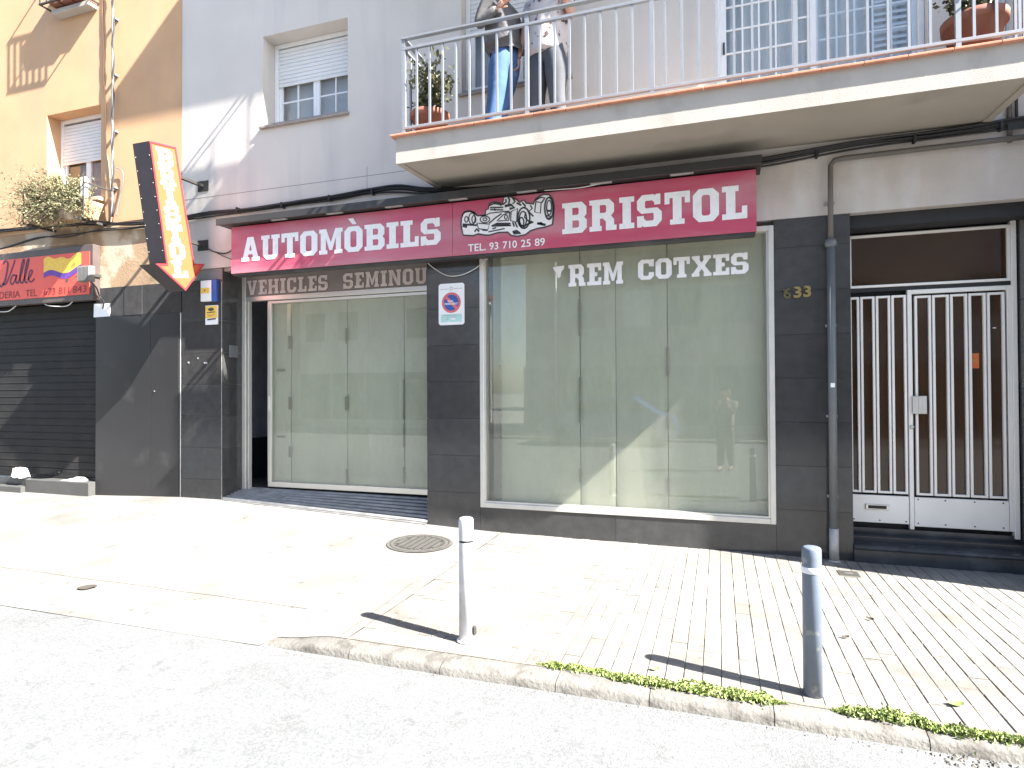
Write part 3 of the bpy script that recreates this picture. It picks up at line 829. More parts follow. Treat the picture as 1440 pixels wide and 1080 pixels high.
for (x, z, wd2, h) in ((-5.47, 2.27, .05, .17), (-5.47, 1.45, .05, .17), (-5.47, .80, .05, .15), (-4.587, 2.33, .035, .2), (-4.587, 1.45, .05, .18), (-3.756, 1.5, .02, .5), (-3.756, 1.05, .02, .3), (-5.62, 1.90, .14, .035), (-5.62, 1.0, .14, .03), (-4.587, .5, .025, .2), (-3.756, .55, .025, .2)):
    boxp('tape', en, M['mark'], x - wd2 / 2, x + wd2 / 2, .438, .441, z - h / 2, z + h / 2)
boxp('keypad', en, M['pipe'], -6.186, -6.165, .10, .25, 2.07, 2.23, .004)['label'] = 'small grey intercom box on the dark reveal'
# ribbed ramp in front of the entry
mb = MB()
n = 28
for q in range(n + 1):
    t = q / n
    y = .44 - .475 * t
    for xx, zz in ((-6.186, 0), (-3.214, 1)):
        zb = gz(xx, min(y, -.1)) if True else 0
        zt = .285 * (1 - t) + (gz(xx, -.04) + .006) * t
        zz2 = zt + 0
        mb.v.append(Vector((xx, y, zz2)))
for q in range(n):
    mb.f.append([2 * q, 2 * q + 1, 2 * q + 3, 2 * q + 2]); mb.m.append(0); mb.sm.append(False)
rampo = mb.build('ramp', M['ramp'], gb)
rampo['label'] = 'ribbed dark grey ramp up to the shop entry'
for q in range(7):
    t = (q + .62) / 7.3
    y = .44 - .475 * t
    pts = []
    for xx in (-6.185, -3.215):
        zt = .285 * (1 - t) + (gz(xx, -.04) + .006) * t + .001
        pts.append((xx, zt))
    (xa, za), (xb, zb) = pts
    MB().hexa([(xa, y - .017, za - .004), (xb, y - .017, zb - .004), (xb, y + .017, zb + .004), (xa, y + .017, za + .004),
               (xa, y - .010, za + .019), (xb, y - .010, zb + .019), (xb, y + .012, zb + .024), (xa, y + .012, za + .024)]).build('ridge', M['ridge'], rampo, .003)

# ---- entrance door
YD = .30
dr = MB()
for a in ((1.185, 1.215, .315, 3.13), (2.535, 2.575, .235, 3.13)): dr.box(a[0], a[1], YD - .02, YD + .05, a[2], a[3])
dr.box(1.2155, 2.5345, YD + .03, YD + .05, 3.1, 3.112)
door = dr.build('entrance_door', M['kick'], gb, .003)
boxp('transom_pane', door, M['amber'], 1.216, 2.534, YD + .02, YD + .03, 2.60, 3.10)
mb = frame_rect(MB(), 1.218, 2.532, 2.585, 3.098, .024, YD - .012, YD + .018)
mb.build('transom_frame', M['kick'], door, .002)
boxp('rail', door, M['black_metal'], 1.216, 2.534, YD, YD + .03, 2.545, 2.583)
# fixed side panel and leaf: stiles, panes each with a thin frame
boxp('stile', door, M['kick'], 1.712, 1.748, YD - .015, YD + .04, .27, 2.545, .003)
boxp('stile', door, M['kick'], 2.500, 2.534, YD - .012, YD + .04, .30, 2.544, .003)
boxp('head_rail', door, M['kick'], 1.7485, 2.4995, YD - .012, YD + .04, 2.505, 2.544, .003)
def slit(x0, x1, z0, z1):
    f = frame_rect(MB(), x0, x1, z0, z1, .021, YD - .010, YD + .02).build('pane_frame', M['kick'], door, .002)
    boxp('pane', door, M['amber'], x0 - .006, x1 + .006, YD + .022, YD + .028, z0 - .004, z1 + .004)
for i in range(4):
    x0 = 1.218 - .035 + .132 * i
    if i == 0: slit(1.218, 1.306, .60, 2.50)
    else: slit(1.184 + .132 * i, 1.184 + .132 * i + .122, .60, 2.50)
for i in range(5):
    x0 = 1.772 + .1445 * i
    slit(x0, x0 + .134, .595, 2.485)
boxp('backing', door, M['dark'], 1.186, 2.574, YD + .06, YD + .07, .24, 3.12)
boxp('kick_plate', door, M['kick'], 1.217, 1.706, YD - .012, YD + .02, .315, .578, .003)
boxp('kick_plate', door, M['kick'], 1.752, 2.496, YD - .012, YD + .02, .300, .575, .003)
mb = MB(); mb.box(1.335, 1.54, YD - .026, YD - .0125, .44, .495)
mb.build('letter_slot', M['alu'], door, .006)
boxp('letter_flap', door, M['iron_dark'], 1.36, 1.515, YD - .031, YD - .0262, .453, .482)
mb = MB()
for x in (1.78, 2.0, 2.23, 2.45): mb.lathe([(.0, -.006), (.006, -.005), (.007, 0)], (x, YD - .0125, .33), 8, (0, 1, 0)); mb.lathe([(.0, -.006), (.006, -.005), (.007, 0)], (x, YD - .0125, .555), 8, (0, 1, 0))
for x in (1.24, 1.46, 1.68): mb.lathe([(.0, -.006), (.006, -.005), (.007, 0)], (x, YD - .0125, .34), 8, (0, 1, 0))
mb.build('screw', M['iron_dark'], door)
boxp('push_plate', door, M['alu'], 1.735, 1.855, YD - .045, YD - .016, 1.365, 1.535, .004)
boxp('push_plate_inset', door, M['alu_dull'], 1.785, 1.825, YD - .049, YD - .0455, 1.375, 1.525)
mb = MB(); mb.lathe([(.0, -.02), (.016, -.018), (.02, -.004), (.02, 0)], (1.735, YD - .015, 1.24), 14, (0, 1, 0))
mb.build('lock', M['alu'], door)
boxp('sticker', door, M['sticker'], 2.205, 2.290, YD + .0185, YD + .0215, 1.79, 1.93)
boxp('small_label', door, M['white'], 2.40, 2.425, YD + .019, YD + .0215, 2.155, 2.165)
boxp('plinth', gb, M['step'], 1.181, 2.598, YD - .005, YD + .12, .19, .262)
boxp('threshold', gb, M['granite'], 1.181, 2.584, .16, YD - .006, -.02, .205)
mb = MB()
pr = [(.16, -.05), (-.030, -.05), (-.030, .115), (-.045, .122), (-.050, .135), (-.045, .152), (-.03, .16), (.159, .165)]
mb.prism([[(p[0], p[1]) for p in pr]], lambda a, b, d: (1.181 + d, a, b), 1.72)
mb.build('step', M['step'], gb)

# ---- upper windows of the grey building
def upper_window(px, x0, x1, z0, z1, yf, shutter_to, parts, cols, bars_z, gl='win_glass', parent=gb, slats=True, back='dark', sill=True, sillm='kick'):
    f = frame_rect(MB(), x0 + .002, x1 - .002, z0 + .03, z1 - .002, .055, yf, yf + .07).build('window', M['white'], parent, .004)
    n = int((z1 - .06 - shutter_to) / .05)
    for i in range(n):
        z = shutter_to + .05 * i
        boxp('slat', f, M['pvc'], x0 + .058, x1 - .058, yf + .008, yf + .022, z + .002, z + .049, .006)
    bx = MB()
    for i in range(parts):
        a = x0 + .058 + (x1 - x0 - .116) * i / parts; b = x0 + .058 + (x1 - x0 - .116) * (i + 1) / parts
        frame_rect(bx, a + .001, b - .001, z0 + .086, shutter_to + .3, .045, yf + .03, yf + .06)
        for c in range(1, cols):
            xm = a + (b - a) * c / cols
            bx.box(xm - .009, xm + .009, yf + .034, yf + .05, z0 + .132, shutter_to + .255)
        for z in bars_z:
            if z < shutter_to: bx.box(a + .047, b - .047, yf + .0345, yf + .0495, z - .009, z + .009)
    bx.build('sash', M['white'], f)
    boxp('pane', f, M[gl], x0 + .06, x1 - .06, yf + .051, yf + .056, z0 + .1, z1 - .08)
    boxp('backing', f, M[back], x0 + .01, x1 - .01, yf + .33, yf + .34, z0 + .03, z1)
    if sill:
        s = MB(); s.hexa([(x0 - .03, -.045, z0 - .035), (x1 + .02, -.045, z0 - .035), (x1 + .02, .0, z0 - .035), (x0 - .03, .0, z0 - .035),
                          (x0 - .03, -.045, z0 - .010), (x1 + .02, -.045, z0 - .010), (x1 + .02, .0, z0 - .002), (x0 - .03, .0, z0 - .002)])
        s.box(x0 + .002, x1 - .002, .001, yf + .08, z0 + .001, z0 + .028)
        s.build('sill', M['sillstone'], f)
    return f
M['sillstone'] = mat('brown sill stone', (.30, .26, .235), .7, var=.2, scale=8)
M['sky_curtain'] = mat('pale blue window blind', (.33, .42, .55), .8, var=.1, scale=2)
upper_window(0, -5.54, -4.27, 5.02, 6.19, .22, 5.62, 2, 2, [5.42], back='sky_curtain')
upper_window(0, -2.76, -1.48, 5.0, 6.25, .12, 5.74, 2, 1, [], back='sky_curtain')
for xw in ((-5.54, -4.27), (-2.76, -1.48)):
    upper_window(0, xw[0], xw[1], 8.0, 9.2, .22, 8.6, 2, 1, [])
# sliding balcony door
sdw = frame_rect(MB(), .002, 1.818, 4.182, 6.348, .05, .06, .13).build('balcony_door', M['white'], gb, .004)
bx = MB()
for a, b in ((.053, .92), (.90, 1.766)):
    yy = .072 if a < .5 else .10
    frame_rect(bx, a, b, 4.234, 6.296, .05 if a < .5 else .04, yy, yy + .025)
    for c in range(1, 5):
        xm = a + .05 + (b - a - .1) * c / 5
        bx.box(xm - .008, xm + .008, yy + .004, yy + .018, 4.285, 6.245)
    for i in range(1, 9):
        z = 4.28 + .235 * i
        if z < 6.2: bx.box(a + .051, b - .051, yy + .0045, yy + .0175, z - .008, z + .008)
bx.build('sash', M['white'], sdw)
boxp('pane', sdw, M['win_glass'], .06, 1.76, .098, .0995, 4.25, 6.28)
cb = MB(); n = 90
for q in range(n + 1):
    x = .06 + 1.70 * q / n; y = .20 + .028 * math.sin(q * 1.05) + .01 * math.sin(q * .37)
    cb.v += [Vector((x, y, 4.22)), Vector((x, y, 6.3))]
for q in range(n):
    cb.f.append([2 * q, 2 * q + 2, 2 * q + 3, 2 * q + 1]); cb.m.append(0); cb.sm.append(True)
cb.build('curtain', M['curtain'], sdw, fix=False)
lv = MB()
for i in range(26): lv.hexa([(1.42, .135, 4.3 + .06 * i), (1.74, .135, 4.3 + .06 * i), (1.74, .165, 4.34 + .06 * i), (1.42, .165, 4.34 + .06 * i), (1.42, .135, 4.306 + .06 * i), (1.74, .135, 4.306 + .06 * i), (1.74, .165, 4.346 + .06 * i), (1.42, .165, 4.346 + .06 * i)])
lv.build('blind', M['pvc'], sdw)
boxp('lock', sdw, M['iron_dark'], .070, .088, .060, .0715, 4.98, 5.10)

# ---- balconies
def balcony(z, x0, x1, dep, full=True):
    """slab whose floor lies at z"""
    mb = MB()
    zt, zb, zw = z - .02, z - .285, z - .23
    # slab: front face, soffit falling towards the wall, sides
    mb.add([(x0, -dep, zb), (x1, -dep, zb), (x1, 0, zw - .01), (x0, 0, zw - .01), (x0, -dep, zt), (x1, -dep, zt), (x1, 0, zt), (x0, 0, zt)],
           [(4, 5, 6, 7), (0, 1, 5, 4), (1, 2, 6, 5), (3, 0, 4, 7)])
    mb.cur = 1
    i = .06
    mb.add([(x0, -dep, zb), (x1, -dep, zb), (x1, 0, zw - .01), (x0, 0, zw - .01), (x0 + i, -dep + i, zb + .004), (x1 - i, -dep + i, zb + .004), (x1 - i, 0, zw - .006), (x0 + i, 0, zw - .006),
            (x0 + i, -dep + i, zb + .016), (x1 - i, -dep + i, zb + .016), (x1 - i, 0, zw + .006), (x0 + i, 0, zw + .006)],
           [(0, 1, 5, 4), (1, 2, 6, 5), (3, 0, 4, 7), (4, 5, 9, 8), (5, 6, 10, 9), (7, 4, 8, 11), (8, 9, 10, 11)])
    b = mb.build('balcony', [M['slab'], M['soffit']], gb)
    if full:
        x = x0 - .05
        while x < x1 + .05:
            xe = min(x + .30, x1 + .05)
            if not (x + .02 > 1.43 and xe < 1.80):
                MB().box(x + .0015, xe - .0015, -dep - .042, -dep + .10, z - .020, z + .000).build('edge_tile', M['tile_edge'], b, .004)
            x = xe
        boxp('floor_tile', b, M['slab'], x0 - .002, x1, -dep + .102, -.002, z - .0195, z + .0)
        for yy in (-.1,):
            MB().box(x0 - .05, x0 + .1, -dep + .102, -.003, z - .0175, z + .003).build('edge_tile', M['tile_edge'], b, .004)
    else:
        boxp('floor_tile', b, M['slab'], x0 - .05, x1 + .05, -dep - .05, -.002, z - .0195, z + .0)
    yr = -dep + .035
    top, mid = z + .985, z + .875
    mb = MB()
    xa, xb = x0 + .075, x1 - .05
    mb.box(xa - .025, xb + .025, yr - .025, yr + .025, top - .018, top)
    for xs in (xa, xb): mb.box(xs - .025, xs + .025, yr + .0255, -.001, top - .018, top)
    mb.build('handrail', M['rail'], b, .003)
    mb = MB()
    mb.box(xa - .02, xb + .02, yr - .016, yr + .016, mid - .015, mid + .012)
    mb.box(xa - .02, xb + .02, yr - .016, yr + .016, z + .062, z + .088)
    for xs in (xa, xb):
        mb.box(xs - .016, xs + .016, yr + .0165, -.001, mid - .015, mid + .012)
        mb.box(xs - .016, xs + .016, yr + .0165, -.001, z + .062, z + .088)
    mb.build('rail', M['rail'], b, .003)
    posts = [xa, -1.68, -.53, .62, 1.75, xb]
    for p in posts:
        MB().box(p - .018, p + .018, yr - .0145, yr + .0145, z + .003, z + .0615).box(p - .018, p + .018, yr - .0145, yr + .0145, z + .0885, mid - .0155).box(p - .018, p + .018, yr - .0145, yr + .0145, mid + .0125, top - .0185).build('post', M['rail'], b)
    x = xa + .142; proto = None
    bars = []
    while x < xb - .05:
        if all(abs(x - p) > .05 for p in posts): bars.append((x, yr))
        x += .142 if True else 0
    y = yr + .14
    while y < -.06:
        bars.append((xa, y)); bars.append((xb, y)); y += .142
    for (x, y) in bars:
        if proto is None:
            proto = MB().box(-.0095, .0095, -.0095, .0095, z + .0885, mid - .0155).build('bar', M['rail'], b)
            # keep mesh centred: shift by parent's location
            off = wloc(b); proto.location = (x, y, 0)
            for v in proto.data.vertices: v.co += off
            proto.location = Vector((x, y, 0)) - off
        else:
            o = proto.copy(); COL.objects.link(o); o.parent = b; o.location = Vector((x, y, 0)) - off
    return b
balcony(4.17, -3.05, 2.27, 1.0)
balcony(7.15, -3.05, 2.27, 1.0, False)
# unseen third-floor slab, added and sized to cast shade on the upper wall
shade_slab = MB().box(-3.66, 2.3, -1.15, -.001, 9.67, 9.95).build('balcony', M['slab'], gb)
MB().box(-6.95, 2.9, -.12, .5, 10.6, 10.75).build('cornice', M['slab'], gb)
MB().box(-6.88, 2.9, .36, 9.0, 3.91, 10.59).box(-6.88, 2.9, 3.52, 9.0, -.1, 3.909).build('rear_block', M['grey_wall'], gb)

# hairline expansion joints in the plaster: shallow recessed-looking dark strips
mb = MB()
mb.box(-6.87, -3.06, -.0015, .004, 4.205, 4.2095)
mb.box(-4.005, -4.001, -.0016, .003, 3.99, 4.32)
mb.build('plaster_joint', M['pipe_brown'], gb)

# ---- canopy with lights above the sign
cn = thing('canopy', 'dark grey metal canopy with small white lights above the red shop sign', 'canopy', (-2.8, -.2, 3.72))
MB().box(-5.95, .40, -.345, -.006, 3.70, 3.765).build('body', M['ledge'], cn, .006)
MB().box(-5.95, .40, -.365, -.3455, 3.690, 3.775).build('lip', M['ledge'], cn, .004)
for i in range(7):
    x = -5.03 + .785 * i
    MB().box(x - .11, x + .11, -.335, -.290, 3.686, 3.6995).build('light', M['lit_glass'], cn, .005)

# ---- main sign
FN = fnw
sg = thing('shop_sign', 'long crimson sign AUTOMÒBILS BRISTOL with white letters and racing car drawing', 'sign', (-2.75, -.2, 3.4))
MB().box(-5.815, -2.773, -.25, -.06, 3.095, 3.682).build('panel', [M['crimson']], sg, .003)
MB().box(-2.769, .352, -.25, -.06, 3.095, 3.682).build('panel', [M['crimson']], sg, .003)
MB().box(-5.80, .34, -.235, -.10, 3.070, 3.094).build('under_rail', M['ledge'], sg)
slab_text('AUTOM\u00d2BILS', -5.65, -2.91, 3.235, 3.535, FN(-.2535), gap=.8).build('lettering', M['letter'], sg, fix=False)
slab_text('BRISTOL', -1.525, .272, 3.225, 3.545, FN(-.2535), gap=.9).build('lettering', M['letter'], sg, fix=False)
for word, pa, pb in (('TEL.', 160, 395), ('93', 440, 555), ('710', 612, 790), ('25', 840, 960), ('89', 1010, 1135)):
    font_text(word, -2.585 + (pa - 160) / 975 * .873, -2.585 + (pb - 160) / 975 * .873, 3.125, 3.205, FN(-.2535), bold=.012).build('lettering', M['letter'], sg, fix=False)
CAR = [(70,500),(75,430),(95,375),(120,340),(180,330),(240,350),(285,395),(340,390),(390,380),(395,320),(430,305),(440,240),(490,215),(560,222),(610,250),(620,200),(625,160),(680,145),(740,160),(790,190),(830,225),(880,195),(910,235),(960,240),(1000,245),(1020,195),(1070,145),(1130,125),(1190,130),(1235,190),(1250,270),(1245,380),(1230,500),(1150,530),(1050,550),(960,580),(900,630),(800,650),(720,640),(680,600),(560,605),(440,640),(380,640),(300,625),(230,650),(100,645),(85,590),(72,530)]
cm = lambda p: (.0008906 * p[0] - 4.37e-6 * p[1] - 2.72425, -8.681e-5 * p[0] - .00084671 * p[1] + 3.866386)
cp = lambda pts: [cm(p) for p in pts]
MB().poly([cp(CAR)], FN(-.2535)).build('car_drawing', M['letter'], sg, fix=False)
dk = MB(); F2 = FN(-.2555); SWD = .0125
def st(pts, wdt=1.0, close=False):
    q = cp(pts)
    if close: q = q + [q[0]]
    stroke(dk, q, SWD * wdt, F2)
def el(cx, cy, rx, ry, a0=0, a1=360, n=22, wdt=1.0):
    st([(cx + rx * math.cos(math.radians(a0 + (a1 - a0) * i / n)), cy + ry * math.sin(math.radians(a0 + (a1 - a0) * i / n))) for i in range(n + 1)], wdt)
st(CAR, 1.25, True)
el(180, 400, 95, 62, 180, 350, wdt=1.2); el(215, 430, 42, 72); el(240, 440, 26, 48); el(140, 440, 22, 36)
st([(90, 505), (280, 515)], 1.7); st([(90, 520), (150, 535)], 2.6); st([(250, 600), (275, 565), (310, 595)], 1.8)
el(385, 440, 62, 42); el(385, 438, 26, 18); st([(280, 480), (300, 560), (420, 575), (445, 500), (300, 490)], 1.0)
st([(330, 395), (400, 385), (450, 360), (620, 340), (700, 335)], 1.0); st([(440, 490), (520, 420), (600, 365)], 1.3); st([(540, 460), (620, 380), (700, 350), (690, 450), (560, 460)], 1.0)
st([(640, 350), (705, 345), (690, 450)], 1.0); el(655, 408, 18, 28)
st([(470, 525), (540, 490), (710, 490), (720, 515), (480, 525)], 1.3); st([(520, 505), (700, 505)], 1.7); st([(430, 600), (640, 555)], 1.1); st([(480, 560), (530, 545)], 1.2)
st([(440, 262), (500, 235), (575, 245), (600, 262)], 1.6); st([(450, 290), (620, 285)], 1.3); st([(450, 315), (620, 318)], 1.2); st([(510, 300), (520, 330)], 1.2)
st([(615, 250), (660, 215), (650, 180)], 1.5); st([(680, 150), (700, 190), (690, 250)], 1.5); st([(640, 270), (720, 255), (760, 290), (700, 305)], 2.4); st([(740, 165), (770, 215), (740, 240)], 1.6); st([(790, 230), (850, 260)], 1.6); st([(860, 225), (900, 270), (880, 300)], 1.5)
st([(720, 340), (800, 300), (790, 470), (715, 455)], 1.1, True)
el(880, 420, 75, 130, wdt=1.5); el(870, 430, 45, 92, wdt=1.2); el(850, 470, 30, 55, wdt=1.2); st([(905, 350), (890, 410), (950, 470), (985, 460)], 1.3); st([(870, 540), (920, 500), (1000, 470)], 1.4)
st([(960, 260), (985, 300), (940, 340), (1000, 400)], 1.4)
st([(1030, 215), (1095, 230), (1085, 360), (1015, 345)], 1.1, True); st([(1020, 200), (1090, 160), (1140, 170), (1100, 230)], 1.5)
el(1190, 300, 52, 135, wdt=1.5); el(1192, 290, 30, 90, wdt=1.1); st([(1160, 330), (1225, 330)], 1.8); st([(1160, 390), (1220, 400), (1170, 430)], 1.5)
st([(740, 600), (790, 585), (840, 610), (750, 612)], 2.2); st([(1045, 485), (1150, 505)], 2.0); st([(1060, 495), (1090, 480), (1120, 505)], 1.8); st([(740, 470), (760, 530)], 1.4); st([(770, 470), (800, 540)], 1.3); st([(350, 575), (420, 580)], 1.4)
dk.build('car_outline', M['ink'], sg, fix=False)

# ---- arrow sign
ar = thing('arrow_sign', 'tilted orange BRISTOL arrow sign pointing down on wall brackets', 'sign', (-6.5, -.5, 3.8))
XA = -6.45
AR = [(-.885, 4.62), (-.505, 4.685), (-.222, 3.277), (-.048, 3.303), (-.355, 2.90), (-.795, 3.162), (-.645, 3.19)]
MB().prism([[(p[0], p[1]) for p in AR]], lambda a, b, d: (XA - d, a, b), .26).build('box', M['arrow_side'], ar)
def inset(lp, d):
    n = len(lp); out = []
    area = sum(lp[i][0] * lp[(i + 1) % n][1] - lp[(i + 1) % n][0] * lp[i][1] for i in range(n)); sgn = 1 if area > 0 else -1
    for i in range(n):
        a, b, c = Vector(lp[i - 1]), Vector(lp[i]), Vector(lp[(i + 1) % n])
        e1, e2 = (b - a).normalized(), (c - b).normalized()
        n1, n2 = Vector((-e1.y, e1.x)) * sgn, Vector((-e2.y, e2.x)) * sgn
        nn = n1 + n2; nn = nn / max(nn.length_squared, .3) * 2
        out.append(tuple(b + nn * d))
    return out
MB().poly([AR, inset(AR, .022)], lambda a, b: (XA + .012, a, b)).build('trim', M['arrow_trim'], ar, fix=False)
MB().poly([inset(AR, .018)], lambda a, b: (XA + .006, a, b)).build('face', M['arrow_face'], ar, fix=False)
e_up = (Vector(AR[0]) - Vector(AR[6])).normalized(); e_rt = Vector((e_up.y, -e_up.x))
c0 = (Vector(AR[0]) + Vector(AR[1])) / 2
lt = MB()
for i, ch in enumerate('BRISTOL'):
    top = .055 + i * .226
    wdt = .225 if ch != 'I' else .14
    o = c0 - e_up * (top + .205) - e_rt * wdt / 2
    slab_text(ch, 0, wdt, 0, .205, lambda a, b: (XA + .010, *(o + e_rt * a + e_up * b)), lt, grow=.1)
lt.build('lettering', M['white'], ar, fix=False)
mb = MB()
for t in [i / 9 for i in range(1, 9)]:
    p = Vector(AR[6]).lerp(Vector(AR[0]), t)
    for xx in (XA - .02, XA - .24): mb.lathe([(0, -.006), (.004, -.004), (.005, 0)], (xx, p.x - .001, p.y), 6, (0, 1, 0))
mb.build('screw', M['steel'], ar)
for z in (4.36, 3.565):
    mb = MB()
    yb = -.46 if z > 4 else -.29
    mb.box(-6.53, -6.49, yb, -.012, z - .02, z + .02); mb.box(-6.60, -6.42, -.012, -.0015, z - .07, z + .07)
    mb.build('bracket', M['iron_dark'], ar, .003)

# ---- no-parking plate
pp = thing('parking_sign', 'white driveway plate with blue and red no-parking disc on black pillar', 'sign', (-2.895, 0, 2.6))
MB().prism([[(-3.055 + .02, 2.362), (-2.735 - .02, 2.362), (-2.735, 2.382), (-2.735, 2.818), (-2.755, 2.838), (-3.035, 2.838), (-3.055, 2.818), (-3.055, 2.382)]], lambda a, b, d: (a, -.008 + d, b), .006).build('plate', M['white'], pp)
cx, cz = -2.895, 2.617
MB().poly([ell(cx, cz, .118, .118, 40), ell(cx, cz, .092, .092, 40)], FN(-.0105)).build('red_ring', M['red_ring'], pp, fix=False)
MB().poly([ell(cx, cz, .0925, .0925, 40)], FN(-.0095)).build('blue_disc', M['blue'], pp, fix=False)
stroke(MB(), [(cx - .073, cz + .073), (cx + .073, cz - .073)], .036, FN(-.0112)).build('red_bar', M['red_ring'], pp, fix=False)
mb = font_text('GUAL', cx - .045, cx + .03, cz + .006, cz + .030, FN(-.0122), bold=.02)
m2 = font_text('PERMANENT', cx - .083, cx + .083, cz - .026, cz - .002, FN(-.0122), bold=.02)
mb.add(m2.v, m2.f); mb.build('lettering', M['white'], pp, fix=False)
MB().poly([[(-3.025, 2.395), (-2.765, 2.395), (-2.765, 2.485), (-3.025, 2.485)]], FN(-.0095)).build('teal_box', M['teal'], pp, fix=False)
mb = MB()
stroke(mb, [(-2.99, 2.472), (-2.80, 2.472)], .006, FN(-.0108)); stroke(mb, [(-2.955, 2.45), (-2.93, 2.45)], .008, FN(-.0108)); stroke(mb, [(-2.90, 2.45), (-2.83, 2.45)], .006, FN(-.0108)); stroke(mb, [(-2.955, 2.425), (-2.935, 2.425)], .008, FN(-.0108))
stroke(mb, [(-3.03, 2.775), (-2.925, 2.775)], .005, FN(-.0108)); stroke(mb, [(-2.865, 2.775), (-2.755, 2.775)], .005, FN(-.0108))
mb.poly([ell(-2.895, 2.778, .018, .022, 14), ell(-2.895, 2.778, .012, .016, 14)], FN(-.0108))
mb.build('small_print', M['ink_grey'], pp, fix=False)
stroke(MB(), [(-2.90, 2.43), (-2.845, 2.43)], .02, FN(-.0109)).build('white_patch', M['white'], pp, fix=False)

# ---- little plates on the left pillar
mbx = thing('notice_box', 'small white notice with yellow label and blue side on left pillar', 'notice', (-6.38, 0, 2.95))
MB().box(-6.51, -6.335, -.05, -.001, 2.81, 3.085).build('panel', M['white'], mbx, .004)
MB().box(-6.333, -6.25, -.045, -.001, 2.80, 3.09).build('side_panel', M['blue'], mbx, .004)
MB().poly([[(-6.505, 2.915), (-6.36, 2.915), (-6.36, 2.985), (-6.505, 2.985)]], FN(-.053)).build('yellow_label', M['yellow'], mbx, fix=False)
MB().poly([[(-6.445, 2.94), (-6.425, 2.94), (-6.425, 2.96), (-6.445, 2.96)]], FN(-.0545)).build('dot', M['ink'], mbx, fix=False)
al = thing('alarm_plate', 'small yellow alarm plate with dark emblem below the white notice', 'plate', (-6.35, 0, 2.62))
MB().box(-6.46, -6.255, -.02, -.001, 2.50, 2.755).build('panel', M['white'], al, .003)
MB().poly([[(-6.455, 2.585), (-6.26, 2.585), (-6.26, 2.745), (-6.455, 2.745)]], FN(-.022)).build('yellow_field', M['yellow'], al, fix=False)
mb = MB(); mb.poly([ell(-6.36, 2.70, .05, .022, 18)], FN(-.0235)); stroke(mb, [(-6.43, 2.66), (-6.29, 2.665)], .012, FN(-.0235)); stroke(mb, [(-6.42, 2.565), (-6.28, 2.575)], .018, FN(-.0235))
mb.build('emblem', M['ink'], al, fix=False)
stroke(MB(), [(-6.42, 2.635), (-6.36, 2.61), (-6.30, 2.64)], .010, FN(-.0232)).build('red_mark', M['red_ring'], al, fix=False)

# ---- house number
hn = thing('house_number', 'brass house number 633 on black stone beside the downpipe', 'house number', (.72, 0, 2.53))
for i, (ch, xa) in enumerate((('6', .60), ('3', .69), ('3', .775))):
    mb = font_text(ch, xa, xa + .07, 2.475 + .004 * i, 2.585 + .004 * i, FN(-.012), bold=.035)
    # give the numeral depth
    base = list(mb.v); fc = list(mb.f)
    d = MB(); n = len(base)
    d.add([tuple(v) for v in base] + [(v.x, -.001, v.z) for v in base], fc + [tuple(i2 + n for i2 in f[::-1]) for f in fc])
    ed = {}
    for f in fc:
        for a, b in zip(f, list(f[1:]) + [f[0]]):
            key = (min(a, b), max(a, b)); ed[key] = ed.get(key, 0) + 1
    for (a, b), cnt in ed.items():
        if cnt == 1: d.f.append([a, b, b + n, a + n]); d.m.append(0); d.sm.append(False)
    # slab feet on the numeral, as on the photograph's serif digits
    d.box(xa + .0, xa + .016, -.012, -.001, 2.555 + .004 * i, 2.570 + .004 * i)
    d.build('digit', M['gold_dark'] if i == 0 else M['gold'], hn)

# ---- downpipe and conduits
dp = thing('drainpipe', 'grey vertical drainpipe on black pillar right of the shop window', 'pipe', (1.01, -.08, 0))
MB().tube([(2.6, -.06, 3.765), (2.1, -.06, 3.762), (1.12, -.06, 3.755), (1.045, -.062, 3.745), (1.012, -.066, 3.70), (1.008, -.07, 3.5), (1.005, -.08, 2.98)], .024, 12).build('upper_pipe', M['pipe_brown'], dp)
MB().tube([(1.005, -.08, .30), (1.005, -.08, 2.95)], .036, 14).build('pipe', M['pipe'], dp)
MB().lathe([(.036, 2.93), (.052, 2.94), (.054, 2.97), (.044, 3.0), (.024, 3.01)], (1.005, -.08, 0), 16).build('collar', M['pipe'], dp)
MB().tube([(1.005, -.08, -.02), (1.005, -.08, .31)], .041, 14).build('lower_pipe', M['pipe_low'], dp)
MB().lathe([(.041, .0), (.06, .004), (.045, .02)], (1.005, -.08, 0), 12).build('foot', M['pipe_low'], dp)
for z in (3.35, 2.2, 1.35, .6):
    MB().box(.96, 1.05, -.05, -.001, z - .012, z + .012).build('clip', M['pipe_low'], dp, .002)
mb = MB(); mb.poly([[(.985, 1.62), (1.02, 1.62), (1.02, 1.66), (.985, 1.66)]], lambda a, b: (a, -.1185, b)); mb.build('sticker', M['white'], dp, fix=False)

